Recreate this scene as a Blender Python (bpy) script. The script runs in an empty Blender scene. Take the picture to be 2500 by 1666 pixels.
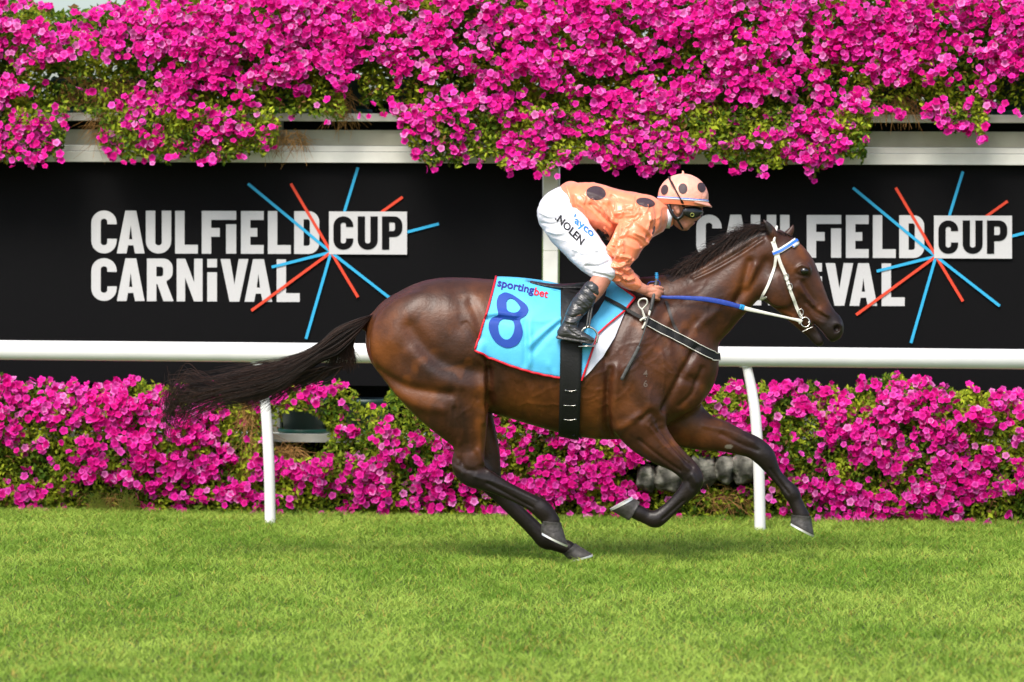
import bpy, bmesh, math, random
import numpy as np
from mathutils import Vector, Matrix, noise
from mathutils.bvhtree import BVHTree
random.seed(7); rng = np.random.default_rng(7)
C = bpy.context.scene
COL = C.collection
# ------------------------------------------------------------------ camera, world, sun, exposure
F = 9000.0; CX = 1250.0; HOR = 565.0; CAMY = -20.0; CAMZ = 1.8; ROLL = 0.0055
cd = bpy.data.cameras.new('camera'); cam = bpy.data.objects.new('camera', cd); COL.objects.link(cam)
cd.sensor_width = 36; cd.lens = 36*F/2500.0; cd.shift_y = -(833-HOR)/2500.0
cd.clip_start = 0.5; cd.clip_end = 3000
cr_, sr_ = math.cos(ROLL), math.sin(ROLL)
cam.matrix_world = Matrix(((cr_, -sr_, 0, 0), (0, 0, -1, CAMY), (sr_, cr_, 0, CAMZ), (0, 0, 0, 1)))
cd.dof.use_dof = True; cd.dof.focus_distance = 19.85; cd.dof.aperture_fstop = 3.2
C.camera = cam
W = bpy.data.worlds.new('World'); C.world = W; W.use_nodes = True
nt = W.node_tree; sky = nt.nodes.new('ShaderNodeTexSky'); sky.sky_type = 'NISHITA'; sky.sun_disc = False
SUN_EL = math.radians(51); SUN_AZ = math.radians(200)      # azimuth clockwise from +Y (sun behind the camera, a little to the left)
sky.sun_elevation = SUN_EL; sky.sun_rotation = SUN_AZ; sky.dust_density = 3.0; sky.air_density = 1.0; sky.ozone_density = 1.0
nt.links.new(sky.outputs[0], nt.nodes['Background'].inputs[0]); nt.nodes['Background'].inputs[1].default_value = 0.15
sl = bpy.data.lights.new('sun', 'SUN'); so = bpy.data.objects.new('sun', sl); COL.objects.link(so)
sl.energy = 2.3; sl.angle = math.radians(24); sl.color = (1.0, 0.95, 0.88)
sd = Vector((math.sin(SUN_AZ)*math.cos(SUN_EL), math.cos(SUN_AZ)*math.cos(SUN_EL), math.sin(SUN_EL)))
so.rotation_euler = sd.to_track_quat('Z', 'Y').to_euler()
C.view_settings.view_transform = 'Standard'; C.view_settings.look = 'None'
C.view_settings.exposure = 0.68; C.view_settings.gamma = 1.0
C.render.engine = 'CYCLES'
# ------------------------------------------------------------------ photo pixel -> place
RIGHT = np.array([cr_, 0, sr_]); UP = np.array([-sr_, 0, cr_]); FWD = np.array([0, 1.0, 0]); CP = np.array([0, CAMY, CAMZ])
def ray(px, py): return RIGHT*((px-CX)/F) + UP*((HOR-py)/F) + FWD
def P(px, py, Y=0.0):
    d = ray(px, py); return CP + d*((Y-CAMY)/d[1])
def M(r, Y=0.0): return r*(Y-CAMY)/F                          # pixels to metres at depth Y
TH = math.atan(0.105); EX = np.array([math.cos(TH), -math.sin(TH), 0]); NF = np.array([-math.sin(TH), -math.cos(TH), 0])
OB = np.array([0, 3.62, 0.0])                                 # foot of the sign wall in the middle of the frame
def U(px, py, off=0.0):                                       # point on the wall's plane moved off metres towards the track
    o = OB + NF*off; d = ray(px, py); t = np.dot(o-CP, NF)/np.dot(d, NF); return CP + d*t
def to_ws(p):                                                 # place -> wall coordinates (s along, z)
    return np.dot(np.asarray(p)-OB, EX), p[2]
def WS(s, z, off=0.0): return OB + NF*off + EX*s + np.array([0, 0, z])
# ------------------------------------------------------------------ object helpers
def link(o, parent=None, label=None, cat=None, group=None, kind=None):
    COL.objects.link(o)
    if parent is not None: o.parent = parent
    if label: o['label'] = label
    if cat: o['category'] = cat
    if group: o['group'] = group
    if kind: o['kind'] = kind
    return o
def empty(name, loc, label, cat, group=None):
    o = bpy.data.objects.new(name, None); o.location = tuple(loc); o.empty_display_size = .1
    return link(o, None, label, cat, group)
def mesh(name, v, f, mat=None, smooth=False):
    me = bpy.data.meshes.new(name)
    v = np.asarray(v, dtype=np.float32).reshape(-1, 3)
    if isinstance(f, np.ndarray):
        n, k = f.shape
        me.vertices.add(len(v)); me.vertices.foreach_set('co', v.ravel())
        me.loops.add(n*k); me.loops.foreach_set('vertex_index', f.astype(np.int32).ravel())
        me.polygons.add(n); me.polygons.foreach_set('loop_start', np.arange(0, n*k, k, dtype=np.int32))
        me.update(calc_edges=True); me.validate()
    else:
        me.from_pydata([tuple(map(float, q)) for q in v], [], f); me.update()
    if smooth: me.polygons.foreach_set('use_smooth', np.ones(len(me.polygons), dtype=bool))
    if mat: me.materials.append(mat)
    return me
def put(name, me, parent=None, **kw):
    """mesh given in world coordinates; shifted to the parent's local frame"""
    o = bpy.data.objects.new(name, me)
    if parent is not None and wloc(parent).length > 0:
        me.transform(Matrix.Translation(-wloc(parent)))
    return link(o, parent, **kw)
def wloc(o):
    v = o.location.copy()
    while o.parent: o = o.parent; v += o.location
    return v
def set_col(me, cols, name='Col'):
    a = me.color_attributes.new(name, 'FLOAT_COLOR', 'POINT')
    c = np.ones((len(cols), 4), dtype=np.float32); c[:, :3] = cols; a.data.foreach_set('color', c.ravel())
def box_vf(o, ax, ay, az):
    """box from a corner-centred frame: centre o, half vectors ax, ay, az"""
    v = [o+sx*ax+sy*ay+sz*az for sx in (-1, 1) for sy in (-1, 1) for sz in (-1, 1)]
    f = [(0, 1, 3, 2), (4, 6, 7, 5), (0, 4, 5, 1), (2, 3, 7, 6), (0, 2, 6, 4), (1, 5, 7, 3)]
    return v, f
def bevel(me, w=.004, seg=2):
    bm = bmesh.new(); bm.from_mesh(me); bmesh.ops.recalc_face_normals(bm, faces=bm.faces[:])
    bmesh.ops.bevel(bm, geom=bm.edges[:], offset=w, segments=seg, affect='EDGES', profile=.7); bm.to_mesh(me); bm.free()
    return me
def wallbox(name, s0, s1, z0, z1, o0, o1, mat, parent=None, bev=.004, **kw):
    c = WS((s0+s1)/2, (z0+z1)/2, (o0+o1)/2)
    v, f = box_vf(c, EX*(s1-s0)/2, NF*(o1-o0)/2, np.array([0, 0, (z1-z0)/2]))
    me = mesh(name, v, f, mat)
    if bev: bevel(me, bev)
    return put(name, me, parent, **kw)
def tube(path, rad, n=10, cap=True):
    """path (k,3), rad scalar / (k,) / (k,2)"""
    p = np.asarray(path, float); k = len(p); rad = np.broadcast_to(np.asarray(rad, float).reshape(-1, 1) if np.ndim(rad) < 2 else rad, (k, 1 if np.ndim(rad) < 2 else 2))
    t = np.gradient(p, axis=0); t /= np.linalg.norm(t, axis=1)[:, None]+1e-9
    ref = np.array([0, 1.0, 0]) if abs(t[0][1]) < .8 else np.array([0, 0, 1.0])
    a = np.cross(t, ref); a /= np.linalg.norm(a, axis=1)[:, None]+1e-9; b = np.cross(t, a)
    th = np.linspace(0, 2*math.pi, n, endpoint=False)
    ra = rad[:, 0]; rb = rad[:, -1]
    v = p[:, None, :] + a[:, None, :]*(np.cos(th)[None, :, None]*ra[:, None, None]) + b[:, None, :]*(np.sin(th)[None, :, None]*rb[:, None, None])
    v = v.reshape(-1, 3); f = []
    for i in range(k-1):
        for j in range(n):
            j2 = (j+1) % n; f.append((i*n+j, i*n+j2, (i+1)*n+j2, (i+1)*n+j))
    if cap: f.append(tuple(range(n-1, -1, -1))); f.append(tuple((k-1)*n+j for j in range(n)))
    return v, f
def smooth_path(pts, per=8):
    p = np.asarray(pts, float); q = np.vstack([2*p[0]-p[1], p, 2*p[-1]-p[-2]]); out = []
    for i in range(1, len(q)-2):
        for t in np.linspace(0, 1, per, endpoint=False):
            a, b, c, d = q[i-1], q[i], q[i+1], q[i+2]
            out.append(.5*((2*b)+(-a+c)*t+(2*a-5*b+4*c-d)*t*t+(-a+3*b-3*c+d)*t**3))
    out.append(p[-1]); return np.array(out)
def tube_obj(name, pts, rad, mat, parent=None, n=10, per=6, **kw):
    p = smooth_path(pts, per) if per > 1 else np.asarray(pts)
    r = rad
    if np.ndim(rad) == 1 and len(rad) == len(pts) and per > 1:
        r = np.interp(np.linspace(0, 1, len(p)), np.linspace(0, 1, len(pts)), rad)
    v, f = tube(p, r, n); return put(name, mesh(name, v, f, mat, True), parent, **kw)
# ------------------------------------------------------------------ materials
def mat(name, col, rough=.6, spec=.5, metal=0, var=0.0, vscale=8, bump=0.0, bscale=60, attr=None, trans=0, coat=0, aniso=None, bstretch=None, sheen=0, col2=None):
    m = bpy.data.materials.new(name); m.use_nodes = True; n = m.node_tree; N = n.nodes; L = n.links
    b = N['Principled BSDF']; b.inputs['Base Color'].default_value = (*col, 1); b.inputs['Roughness'].default_value = rough
    b.inputs['Metallic'].default_value = metal; b.inputs['Specular IOR Level'].default_value = spec
    b.inputs['Coat Weight'].default_value = coat; b.inputs['Coat Roughness'].default_value = .25
    if sheen: b.inputs['Sheen Weight'].default_value = sheen
    tc = N.new('ShaderNodeTexCoord'); src = None
    if attr:
        a = N.new('ShaderNodeVertexColor'); a.layer_name = attr; src = a.outputs[0]
    if var or col2:
        nz = N.new('ShaderNodeTexNoise'); nz.inputs['Scale'].default_value = vscale; nz.inputs['Detail'].default_value = 6; L.new(tc.outputs['Object'], nz.inputs['Vector'])
        if col2:
            rp = N.new('ShaderNodeValToRGB'); rp.color_ramp.elements[0].position = .38; rp.color_ramp.elements[1].position = .62
            rp.color_ramp.elements[0].color = (*col, 1); rp.color_ramp.elements[1].color = (*col2, 1); L.new(nz.outputs[0], rp.inputs[0]); src = rp.outputs[0]
        if var:
            mr = N.new('ShaderNodeMapRange'); mr.inputs[1].default_value = .3; mr.inputs[2].default_value = .7; mr.inputs[3].default_value = 1-var; mr.inputs[4].default_value = 1+var
            L.new(nz.outputs[0], mr.inputs[0]); mx = N.new('ShaderNodeMix'); mx.data_type = 'RGBA'; mx.blend_type = 'MULTIPLY'; mx.inputs[0].default_value = 1
            if src: L.new(src, mx.inputs[6])
            else: mx.inputs[6].default_value = (*col, 1)
            cb = N.new('ShaderNodeCombineColor'); [L.new(mr.outputs[0], cb.inputs[i]) for i in range(3)]
            L.new(cb.outputs[0], mx.inputs[7]); src = mx.outputs[2]
    if src: L.new(src, b.inputs['Base Color'])
    if bump:
        bn = N.new('ShaderNodeTexNoise'); bn.inputs['Scale'].default_value = bscale; bn.inputs['Detail'].default_value = 5
        if bstretch:
            mp = N.new('ShaderNodeMapping'); mp.inputs['Scale'].default_value = bstretch; L.new(tc.outputs['Object'], mp.inputs[0]); L.new(mp.outputs[0], bn.inputs['Vector'])
        else: L.new(tc.outputs['Object'], bn.inputs['Vector'])
        bu = N.new('ShaderNodeBump'); bu.inputs['Strength'].default_value = bump; bu.inputs['Distance'].default_value = .01
        L.new(bn.outputs[0], bu.inputs['Height']); L.new(bu.outputs[0], b.inputs['Normal'])
    if trans:
        tr = N.new('ShaderNodeBsdfTranslucent'); mixs = N.new('ShaderNodeMixShader'); mixs.inputs[0].default_value = trans
        if src: L.new(src, tr.inputs[0])
        else: tr.inputs[0].default_value = (*col, 1)
        L.new(b.outputs[0], mixs.inputs[1]); L.new(tr.outputs[0], mixs.inputs[2]); L.new(mixs.outputs[0], N['Material Output'].inputs[0])
    return m
m_ground = mat('turf_soil', (.075, .11, .018), .9, .2, var=.35, vscale=3, bump=.6, bscale=40)
m_grass = mat('grass_blade', (.1, .15, .03), .6, .2, attr='Col', trans=.35)
m_black = mat('sign_black', (.0045, .0045, .005), .8, .08, var=.3, vscale=300)
m_white = mat('sign_white', (.52, .52, .52), .8, .1, var=.07, vscale=250)
m_blue = mat('ray_blue', (.026, .36, .62), .6, .3)
m_red = mat('ray_red', (.66, .055, .022), .6, .3)
m_paint = mat('aged_white_paint', (.72, .72, .65), .55, .4, var=.12, vscale=5, bump=.15, bscale=25, bstretch=(1, 1, 8))
m_fascia = mat('shaded_fascia_paint', (.34, .34, .27), .6, .3, var=.15, vscale=5, bump=.15, bscale=25, bstretch=(1, 1, 8))  # greyer tone puts the shade on the recessed fascia into its colour
m_rail = mat('rail_white_plastic', (.78, .78, .76), .35, .5, var=.05, vscale=4)
m_tub = mat('dark_green_plastic', (.012, .035, .028), .45, .5, var=.2)
m_stone = mat('grey_stone', (.072, .070, .056), .9, .2, var=.5, vscale=11, bump=1.0, bscale=16, bstretch=(1, 1, 3), col2=(.175, .17, .14))
m_flower = mat('petal', (.8, .02, .35), .7, .12, attr='Col', trans=.3)
m_leaf = mat('leaf', (.08, .13, .02), .65, .15, attr='Col', trans=.3)
m_coat = mat('horse_coat', (.06, .03, .015), .40, .34, attr='Col', var=.28, vscale=13, bump=.16, bscale=60, sheen=.0)
m_hair = mat('black_horse_hair', (.012, .009, .0085), .5, .22, attr='Col')
m_hoof = mat('hoof_horn', (.055, .05, .046), .5, .4, var=.35, vscale=40, bump=.4, bscale=60)
m_shoe = mat('aluminium_shoe', (.75, .74, .70), .35, .5, metal=.6)
m_eye = mat('horse_eye', (.004, .003, .003), .08, .8)
m_nostril = mat('nostril_dark', (.03, .008, .007), .8, .2)
m_silk = mat('salmon_satin', (.95, .265, .125), .32, .7, var=.10, vscale=14, bump=.3, bscale=22, bstretch=(1.6, .6, 1.0), sheen=.2)
m_dot = mat('dark_spot_cloth', (.055, .032, .036), .55, .4)
m_cap = mat('cap_satin', (.93, .40, .29), .4, .5, var=.12, vscale=22, bump=.5, bscale=35)
m_breech = mat('white_breeches', (.76, .75, .82), .55, .4, bump=.5, bscale=18, bstretch=(1, 1, 2.4))
m_skin = mat('skin', (.50, .205, .135), .5, .4, var=.12, vscale=25, bump=.2, bscale=90)
m_boot = mat('black_leather', (.032, .032, .033), .28, .7, bump=.9, bscale=22, bstretch=(.7, .7, 2))
m_goggle = mat('goggles_black', (.01, .01, .011), .2, .6)
m_strap = mat('dark_brown_strap', (.035, .015, .013), .5, .4)
m_cloth = mat('sky_blue_cloth', (.09, .50, .80), .55, .4, var=.05, vscale=10, bump=.25, bscale=14)
m_clothwhite = mat('white_cloth', (.75, .76, .85), .6, .3, bump=.2, bscale=14)
m_clothred = mat('red_binding', (.60, .008, .022), .5, .4)
m_navy = mat('number_blue', (.010, .055, .33), .6, .3)
m_purple = mat('print_purple', (.03, .02, .22), .6, .3)
m_printred = mat('print_red', (.6, .02, .04), .6, .3)
m_printblk = mat('print_black', (.015, .015, .02), .6, .3)
m_printblue = mat('print_blue', (.03, .20, .62), .6, .3)
m_saddle = mat('saddle_black', (.012, .012, .013), .35, .5, bump=.3, bscale=30)
m_elastic = mat('black_elastic', (.009, .009, .009), .6, .3, bump=.2, bscale=90)
m_wstrap = mat('cream_strap', (.72, .70, .62), .45, .5, var=.08, vscale=60)
m_rein = mat('blue_rein', (.022, .055, .33), .4, .5, var=.15, vscale=60)
m_bband = mat('browband_blue', (.03, .16, .72), .4, .5)
m_metal = mat('steel', (.62, .60, .55), .25, .5, metal=1)
m_grey = mat('whip_grey', (.06, .06, .058), .5, .4, var=.3, vscale=80)
m_brand = mat('freeze_brand', (.125, .09, .07), .7, .2)
m_whipblue = mat('whip_blue', (.02, .30, .62), .35, .5)
# ------------------------------------------------------------------ implicit surfaces (bodies)
class Field:
    def __init__(s, lo, hi, h):
        s.lo = np.array(lo, float); s.h = h; s.n = np.ceil((np.array(hi)-s.lo)/h).astype(int)+1
        s.v = np.full(s.n, .5, dtype=np.float32)
        s.ax = [(s.lo[i]+h*np.arange(s.n[i])).astype(np.float32) for i in range(3)]
    def sub(s, a, b):
        i0 = np.clip(np.floor((a-s.lo)/s.h).astype(int), 0, s.n-1); i1 = np.clip(np.ceil((b-s.lo)/s.h).astype(int)+1, 1, s.n)
        i1 = np.maximum(i1, i0+1)
        return i0, i1
    def chain(s, st, k=.02, op='add', per=4):
        """st rows: x, y, z, in-plane radius, sideways radius (metres)"""
        st = np.asarray(st, float)
        if len(st) == 1: st = np.vstack([st, st+[1e-4, 0, 0, 0, 0]])
        if per > 1 and len(st) > 2: st = smooth_path(st, per)
        pad = k+.03; R = st[:, 3:5].max()
        lo = st[:, :3].min(0)-R-pad; hi = st[:, :3].max(0)+R+pad
        a, b = s.sub(lo, hi); D = np.full(b-a, .5, dtype=np.float32)
        for i in range(len(st)-1):
            p, q = st[i], st[i+1]; r = max(p[3], p[4], q[3], q[4])+pad
            c, d = s.sub(np.minimum(p[:3], q[:3])-r, np.maximum(p[:3], q[:3])+r); c = np.maximum(c, a); d = np.minimum(d, b)
            if (d <= c).any(): continue
            X = s.ax[0][c[0]:d[0], None, None]-np.float32(p[0]); Y = s.ax[1][None, c[1]:d[1], None]-np.float32(p[1]); Z = s.ax[2][None, None, c[2]:d[2]]-np.float32(p[2])
            v = (q-p)[:3].astype(np.float32); L2 = float((v*v).sum())+1e-12
            t = np.clip((X*v[0]+Y*v[1]+Z*v[2])/L2, 0, 1)
            ra = p[3]+(q[3]-p[3])*t; rb = p[4]+(q[4]-p[4])*t
            qx = X-t*v[0]; qy = Y-t*v[1]; qz = Z-t*v[2]
            e = qx*qx+qz*qz; g = qy*qy
            k0 = np.sqrt(e/(ra*ra)+g/(rb*rb))+1e-6; k1 = np.sqrt(e/ra**4+g/rb**4)+1e-6
            dd = k0*(k0-1)/k1
            sl_ = tuple(slice(c[j]-a[j], d[j]-a[j]) for j in range(3)); D[sl_] = np.minimum(D[sl_], dd)
        sl_ = tuple(slice(a[j], b[j]) for j in range(3)); A = s.v[sl_]
        if op == 'add':
            h = np.clip(.5+.5*(A-D)/k, 0, 1); s.v[sl_] = A+(D-A)*h-k*h*(1-h)
        else:
            D = -D; h = np.clip(.5-.5*(A-D)/k, 0, 1); s.v[sl_] = A+(D-A)*h+k*h*(1-h)
    def surface(s):
        v = s.v; ins = v < 0
        n = np.zeros(tuple(s.n-1), dtype=np.int8)
        for a in (0, 1):
            for b in (0, 1):
                for c in (0, 1): n += ins[a:a+s.n[0]-1, b:b+s.n[1]-1, c:c+s.n[2]-1]
        act = np.argwhere((n > 0) & (n < 8)); idx = np.full(n.shape, -1, dtype=np.int32); idx[tuple(act.T)] = np.arange(len(act))
        acc = np.zeros((len(act), 3)); cnt = np.zeros(len(act)); cor = [(a, b, c) for a in (0, 1) for b in (0, 1) for c in (0, 1)]
        for i in range(8):
            for j in range(i+1, 8):
                A, B = np.array(cor[i]), np.array(cor[j])
                if abs(A-B).sum() != 1: continue
                va = v[tuple((act+A).T)].astype(float); vb = v[tuple((act+B).T)].astype(float); m = (va < 0) != (vb < 0)
                t = va[m]/(va[m]-vb[m]); acc[m] += A+(B-A)*t[:, None]; cnt[m] += 1
        pts = s.lo+(act+acc/cnt[:, None])*s.h
        quads = []
        for ax in range(3):
            sl0 = [slice(None)]*3; sl1 = [slice(None)]*3; sl0[ax] = slice(0, -1); sl1[ax] = slice(1, None)
            e = np.argwhere(ins[tuple(sl0)] != ins[tuple(sl1)]); o = [i for i in range(3) if i != ax]
            ok = (e[:, o[0]] > 0) & (e[:, o[1]] > 0) & (e[:, o[0]] < s.n[o[0]]-1) & (e[:, o[1]] < s.n[o[1]]-1); e = e[ok]
            d0 = np.zeros(3, int); d0[o[0]] = 1; d1 = np.zeros(3, int); d1[o[1]] = 1
            q = np.stack([idx[tuple((e-d0-d1).T)], idx[tuple((e-d1).T)], idx[tuple(e.T)], idx[tuple((e-d0).T)]], 1)
            fl = ins[tuple(e.T)] if ax != 1 else ~ins[tuple(e.T)]
            q[~fl] = q[~fl][:, ::-1]; quads.append(q)
        return pts, np.vstack(quads)
def st(rows, Y=0.0):
    """rows of (px, py, r_px, w_m[, Y]) -> chain stations in metres"""
    out = []
    for r in rows:
        y = r[4] if len(r) > 4 else Y; p = P(r[0], r[1], y); out.append((p[0], y, p[2], M(r[2], y), r[3]))
    return out
def vnormals(pts, quads):
    a = pts[quads[:, 2]]-pts[quads[:, 0]]; b = pts[quads[:, 3]]-pts[quads[:, 1]]; fn = np.cross(a, b)
    vn = np.zeros_like(pts)
    for i in range(4):
        for c in range(3): vn[:, c] += np.bincount(quads[:, i], fn[:, c], len(pts))
    return vn/(np.linalg.norm(vn, axis=1)[:, None]+1e-12)
def relax(pts, quads, it=2, lam=.5):
    E = np.vstack([quads[:, [0, 1]], quads[:, [1, 2]], quads[:, [2, 3]], quads[:, [3, 0]]]); n = len(pts)
    deg = np.bincount(E[:, 0], minlength=n)+np.bincount(E[:, 1], minlength=n)
    for _ in range(it):
        s = np.stack([np.bincount(E[:, 0], pts[E[:, 1], c], n)+np.bincount(E[:, 1], pts[E[:, 0], c], n) for c in range(3)], 1)/deg[:, None]
        pts = pts+(s-pts)*lam
    return pts
def to_px(pts):
    d = pts-CP; t = d@FWD; return CX+F*(d@RIGHT)/t, HOR-F*(d@UP)/t
def seg_dist(x, y, poly):
    best = np.full(len(x), 1e9); poly = np.asarray(poly, float)
    if len(poly) > 2: poly = smooth_path(np.c_[poly, np.zeros(len(poly))], 5)[:, :2]
    for a, b in zip(poly[:-1], poly[1:]):
        v = b-a; t = np.clip(((x-a[0])*v[0]+(y-a[1])*v[1])/(v@v+1e-9), 0, 1)
        best = np.minimum(best, np.hypot(x-a[0]-t*v[0], y-a[1]-t*v[1]))
    return best
def carve(pts, quads, lines, side=-1):
    """lines: (poly px, sigma px, depth m (+ridge / -groove))"""
    vn = vnormals(pts, quads); x, y = to_px(pts); w = np.clip((vn[:, 1]*side-.15)/.5, 0, 1)
    tot = np.zeros(len(pts))
    for poly, sg, dp in lines:
        poly = np.asarray(poly, float); m = (x > poly[:, 0].min()-3*sg) & (x < poly[:, 0].max()+3*sg) & (y > poly[:, 1].min()-3*sg) & (y < poly[:, 1].max()+3*sg)
        d = seg_dist(x[m], y[m], poly); tot[m] += 1.45*dp*np.exp(-(d/sg)**2)
    return pts+vn*(tot*w)[:, None]
def bvh_of(pts, faces): return BVHTree.FromPolygons([Vector(p) for p in pts], [tuple(map(int, f)) for f in faces])
def nz3(pts, sc, seed=0): return np.array([noise.noise(Vector((p[0]*sc[0]+seed, p[1]*sc[1], p[2]*sc[2]))) for p in pts])
# ------------------------------------------------------------------ 2D shapes with holes -> mesh, decals
def shape_mesh(name, contours, depth=0.0, sub=None):
    """contours in any 2D unit; returns verts(n,2/3), faces"""
    cu = bpy.data.curves.new('tmp', 'CURVE'); cu.dimensions = '2D'; cu.fill_mode = 'BOTH' if depth else 'FRONT'; cu.extrude = depth
    for c in contours:
        sp = cu.splines.new('POLY'); sp.points.add(len(c)-1); sp.use_cyclic_u = True
        for i, q in enumerate(c): sp.points[i].co = (q[0], q[1], 0, 1)
    return curve_to_vf(cu, sub)
def curve_to_vf(cu, sub=None):
    o = bpy.data.objects.new('tmp', cu); COL.objects.link(o); dg = bpy.context.evaluated_depsgraph_get()
    me = bpy.data.meshes.new_from_object(o.evaluated_get(dg)); bpy.data.objects.remove(o)
    bm = bmesh.new(); bm.from_mesh(me); bmesh.ops.triangulate(bm, faces=bm.faces[:])
    bmesh.ops.remove_doubles(bm, verts=bm.verts[:], dist=1e-6)
    if sub:
        for _ in range(6):
            es = [e for e in bm.edges if e.calc_length() > sub]
            if not es: break
            bmesh.ops.subdivide_edges(bm, edges=es, cuts=1, use_grid_fill=False); bmesh.ops.triangulate(bm, faces=bm.faces[:])
    v = np.array([w.co[:] for w in bm.verts]); f = [tuple(w.index for w in q.verts) for q in bm.faces]; bm.free(); bpy.data.meshes.remove(me)
    return v, f
def text_vf(s, sub=None, bold=.0, shear=0, sx=1):
    cu = bpy.data.curves.new('tmp', 'FONT'); cu.body = s; cu.size = 1; cu.offset = bold; cu.shear = shear; cu.resolution_u = 3
    v, f = curve_to_vf(cu, sub); v[:, 0] *= sx; return v, f
def project(v2, bvh, off, Yfrom=-1.2):
    """px points -> on the surface, lifted off along the normal"""
    out = []; bad = []
    for i, q in enumerate(v2):
        o = P(q[0], q[1], Yfrom); d = ray(q[0], q[1]); d = d/np.linalg.norm(d); h = bvh.ray_cast(Vector(o), Vector(d), 2.0)
        if h[0] is None: h2 = bvh.find_nearest(Vector(P(q[0], q[1], -.15))); out.append(np.array(h2[0])+np.array(h2[1])*off)
        else:
            nn = np.array(h[1]); nn = nn if nn[1] < 0 else -nn; nn = nn*.6+np.array([0, -1.0, 0])*.4; out.append(np.array(h[0])+nn/np.linalg.norm(nn)*off)
    return np.array(out)
def decal(name, v2, f, bvh, off, mt, parent, **kw):
    return put(name, mesh(name, project(v2, bvh, off), f, mt, True), parent, **kw)
def ellipse2(cx, cy, rx, ry, rot=0, n=28):
    th = np.linspace(0, 2*math.pi, n, endpoint=False); c, s = math.cos(rot), math.sin(rot)
    return [(cx+rx*math.cos(t)*c-ry*math.sin(t)*s, cy+rx*math.cos(t)*s+ry*math.sin(t)*c) for t in th]
# ================================================================== THE SETTING
v = [(-400, -60, 0), (400, -60, 0), (400, 900, 0), (-400, 900, 0)]
g = put('ground', mesh('ground', v, [(0, 1, 2, 3)], m_ground), kind='structure')
def vnoise(x, y, sc, seed):
    r = np.random.default_rng(seed); T = r.random((64, 64)); x = x*sc+100; y = y*sc+100
    xi = np.floor(x).astype(int); yi = np.floor(y).astype(int); fx = x-xi; fy = y-yi; fx = fx*fx*(3-2*fx); fy = fy*fy*(3-2*fy)
    g_ = lambda a, b: T[a % 64, b % 64]
    return (g_(xi, yi)*(1-fx)+g_(xi+1, yi)*fx)*(1-fy)+(g_(xi, yi+1)*(1-fx)+g_(xi+1, yi+1)*fx)*fy
def grass():
    n = 330000
    x = rng.uniform(-4.2, 4.2, n); y = rng.uniform(-6.2, 3.9, n)
    lim = 3.35-np.tan(TH)*x
    keep = (y < lim) & (np.abs(x) < (y+20)*.155+.5); x = x[keep]; y = y[keep]; n = len(x)
    big = vnoise(x, y, 1.7, 1)*.4+vnoise(x, y, 5.5, 2)*.3+vnoise(x, y, 14, 3)*.3; fine = vnoise(x, y, 13, 5)
    hgt = rng.uniform(.016, .036, n)*(.7+.6*fine); wd = rng.uniform(.0016, .0030, n)
    an = rng.uniform(0, 2*math.pi, n); ln = rng.uniform(.5, 2.4, n)*hgt; la = rng.uniform(0, 2*math.pi, n)
    bx, by = np.cos(an)*wd, np.sin(an)*wd; lx, ly = np.cos(la)*ln, np.sin(la)*ln
    z0 = np.zeros(n)
    V = np.stack([np.stack([x-bx, y-by, z0], 1), np.stack([x+bx, y+by, z0], 1),
                  np.stack([x+bx*.8+lx*.35, y+by*.8+ly*.35, hgt*.6], 1), np.stack([x-bx*.8+lx*.35, y-by*.8+ly*.35, hgt*.6], 1),
                  np.stack([x+lx, y+ly, hgt], 1)], 1).reshape(-1, 3)
    b = np.arange(n)*5
    T = np.concatenate([np.stack([b, b+1, b+2], 1), np.stack([b, b+2, b+3], 1), np.stack([b+3, b+2, b+4], 1)])
    me = mesh('grass', V, T, m_grass)
    c1 = np.array([.17, .31, .030]); c2 = np.array([.39, .53, .085]); c3 = np.array([.46, .38, .08])
    yel = np.clip((-y-1.5)/5, 0, 1)*.35
    t = np.clip((big-.47)*2.2+.45+rng.normal(0, .22, n)+yel*.5, 0, 1)[:, None]
    col = c1*(1-t)+c2*t; dry = (rng.random(n) < .05+yel*.35*(vnoise(x, y, 3.1, 9) > .55))[:, None]; col = np.where(dry, c3, col)
    set_col(me, np.repeat(col, 5, axis=0))
    put('turf_grass', me, kind='stuff', label='short mown green racecourse turf filling the foreground', cat='grass')
grass()
# ------------------------------------------------------------------ timber flower stand
def zs(px, py, off): return to_ws(U(px, py, off))
S0, S1 = -4.6, 4.6
def zrow(py, off, px=1250): return U(px, py, off)[2]
stand = empty('planter_stand', WS(0, 0, 0), 'white painted timber shelving stand carrying the rows of flower tubs behind the black signs', 'flower stand')
def hbeam(y0, y1, o0, o1, s0=S0, s1=S1, name='beam', mt=None):
    # a plank in three lengths, butted
    cuts = [s0, -1.7, 1.35, s1]
    for a, b in zip(cuts[:-1], cuts[1:]):
        wallbox(name, a+.0015, b-.0015, zrow(y1, o1), zrow(y0, o1), o0, o1, mt or m_paint, stand, .003)
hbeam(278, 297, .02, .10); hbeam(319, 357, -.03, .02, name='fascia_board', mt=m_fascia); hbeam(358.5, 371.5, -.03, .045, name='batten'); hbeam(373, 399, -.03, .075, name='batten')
hbeam(1066, 1086, .02, .09, name='beam')
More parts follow.
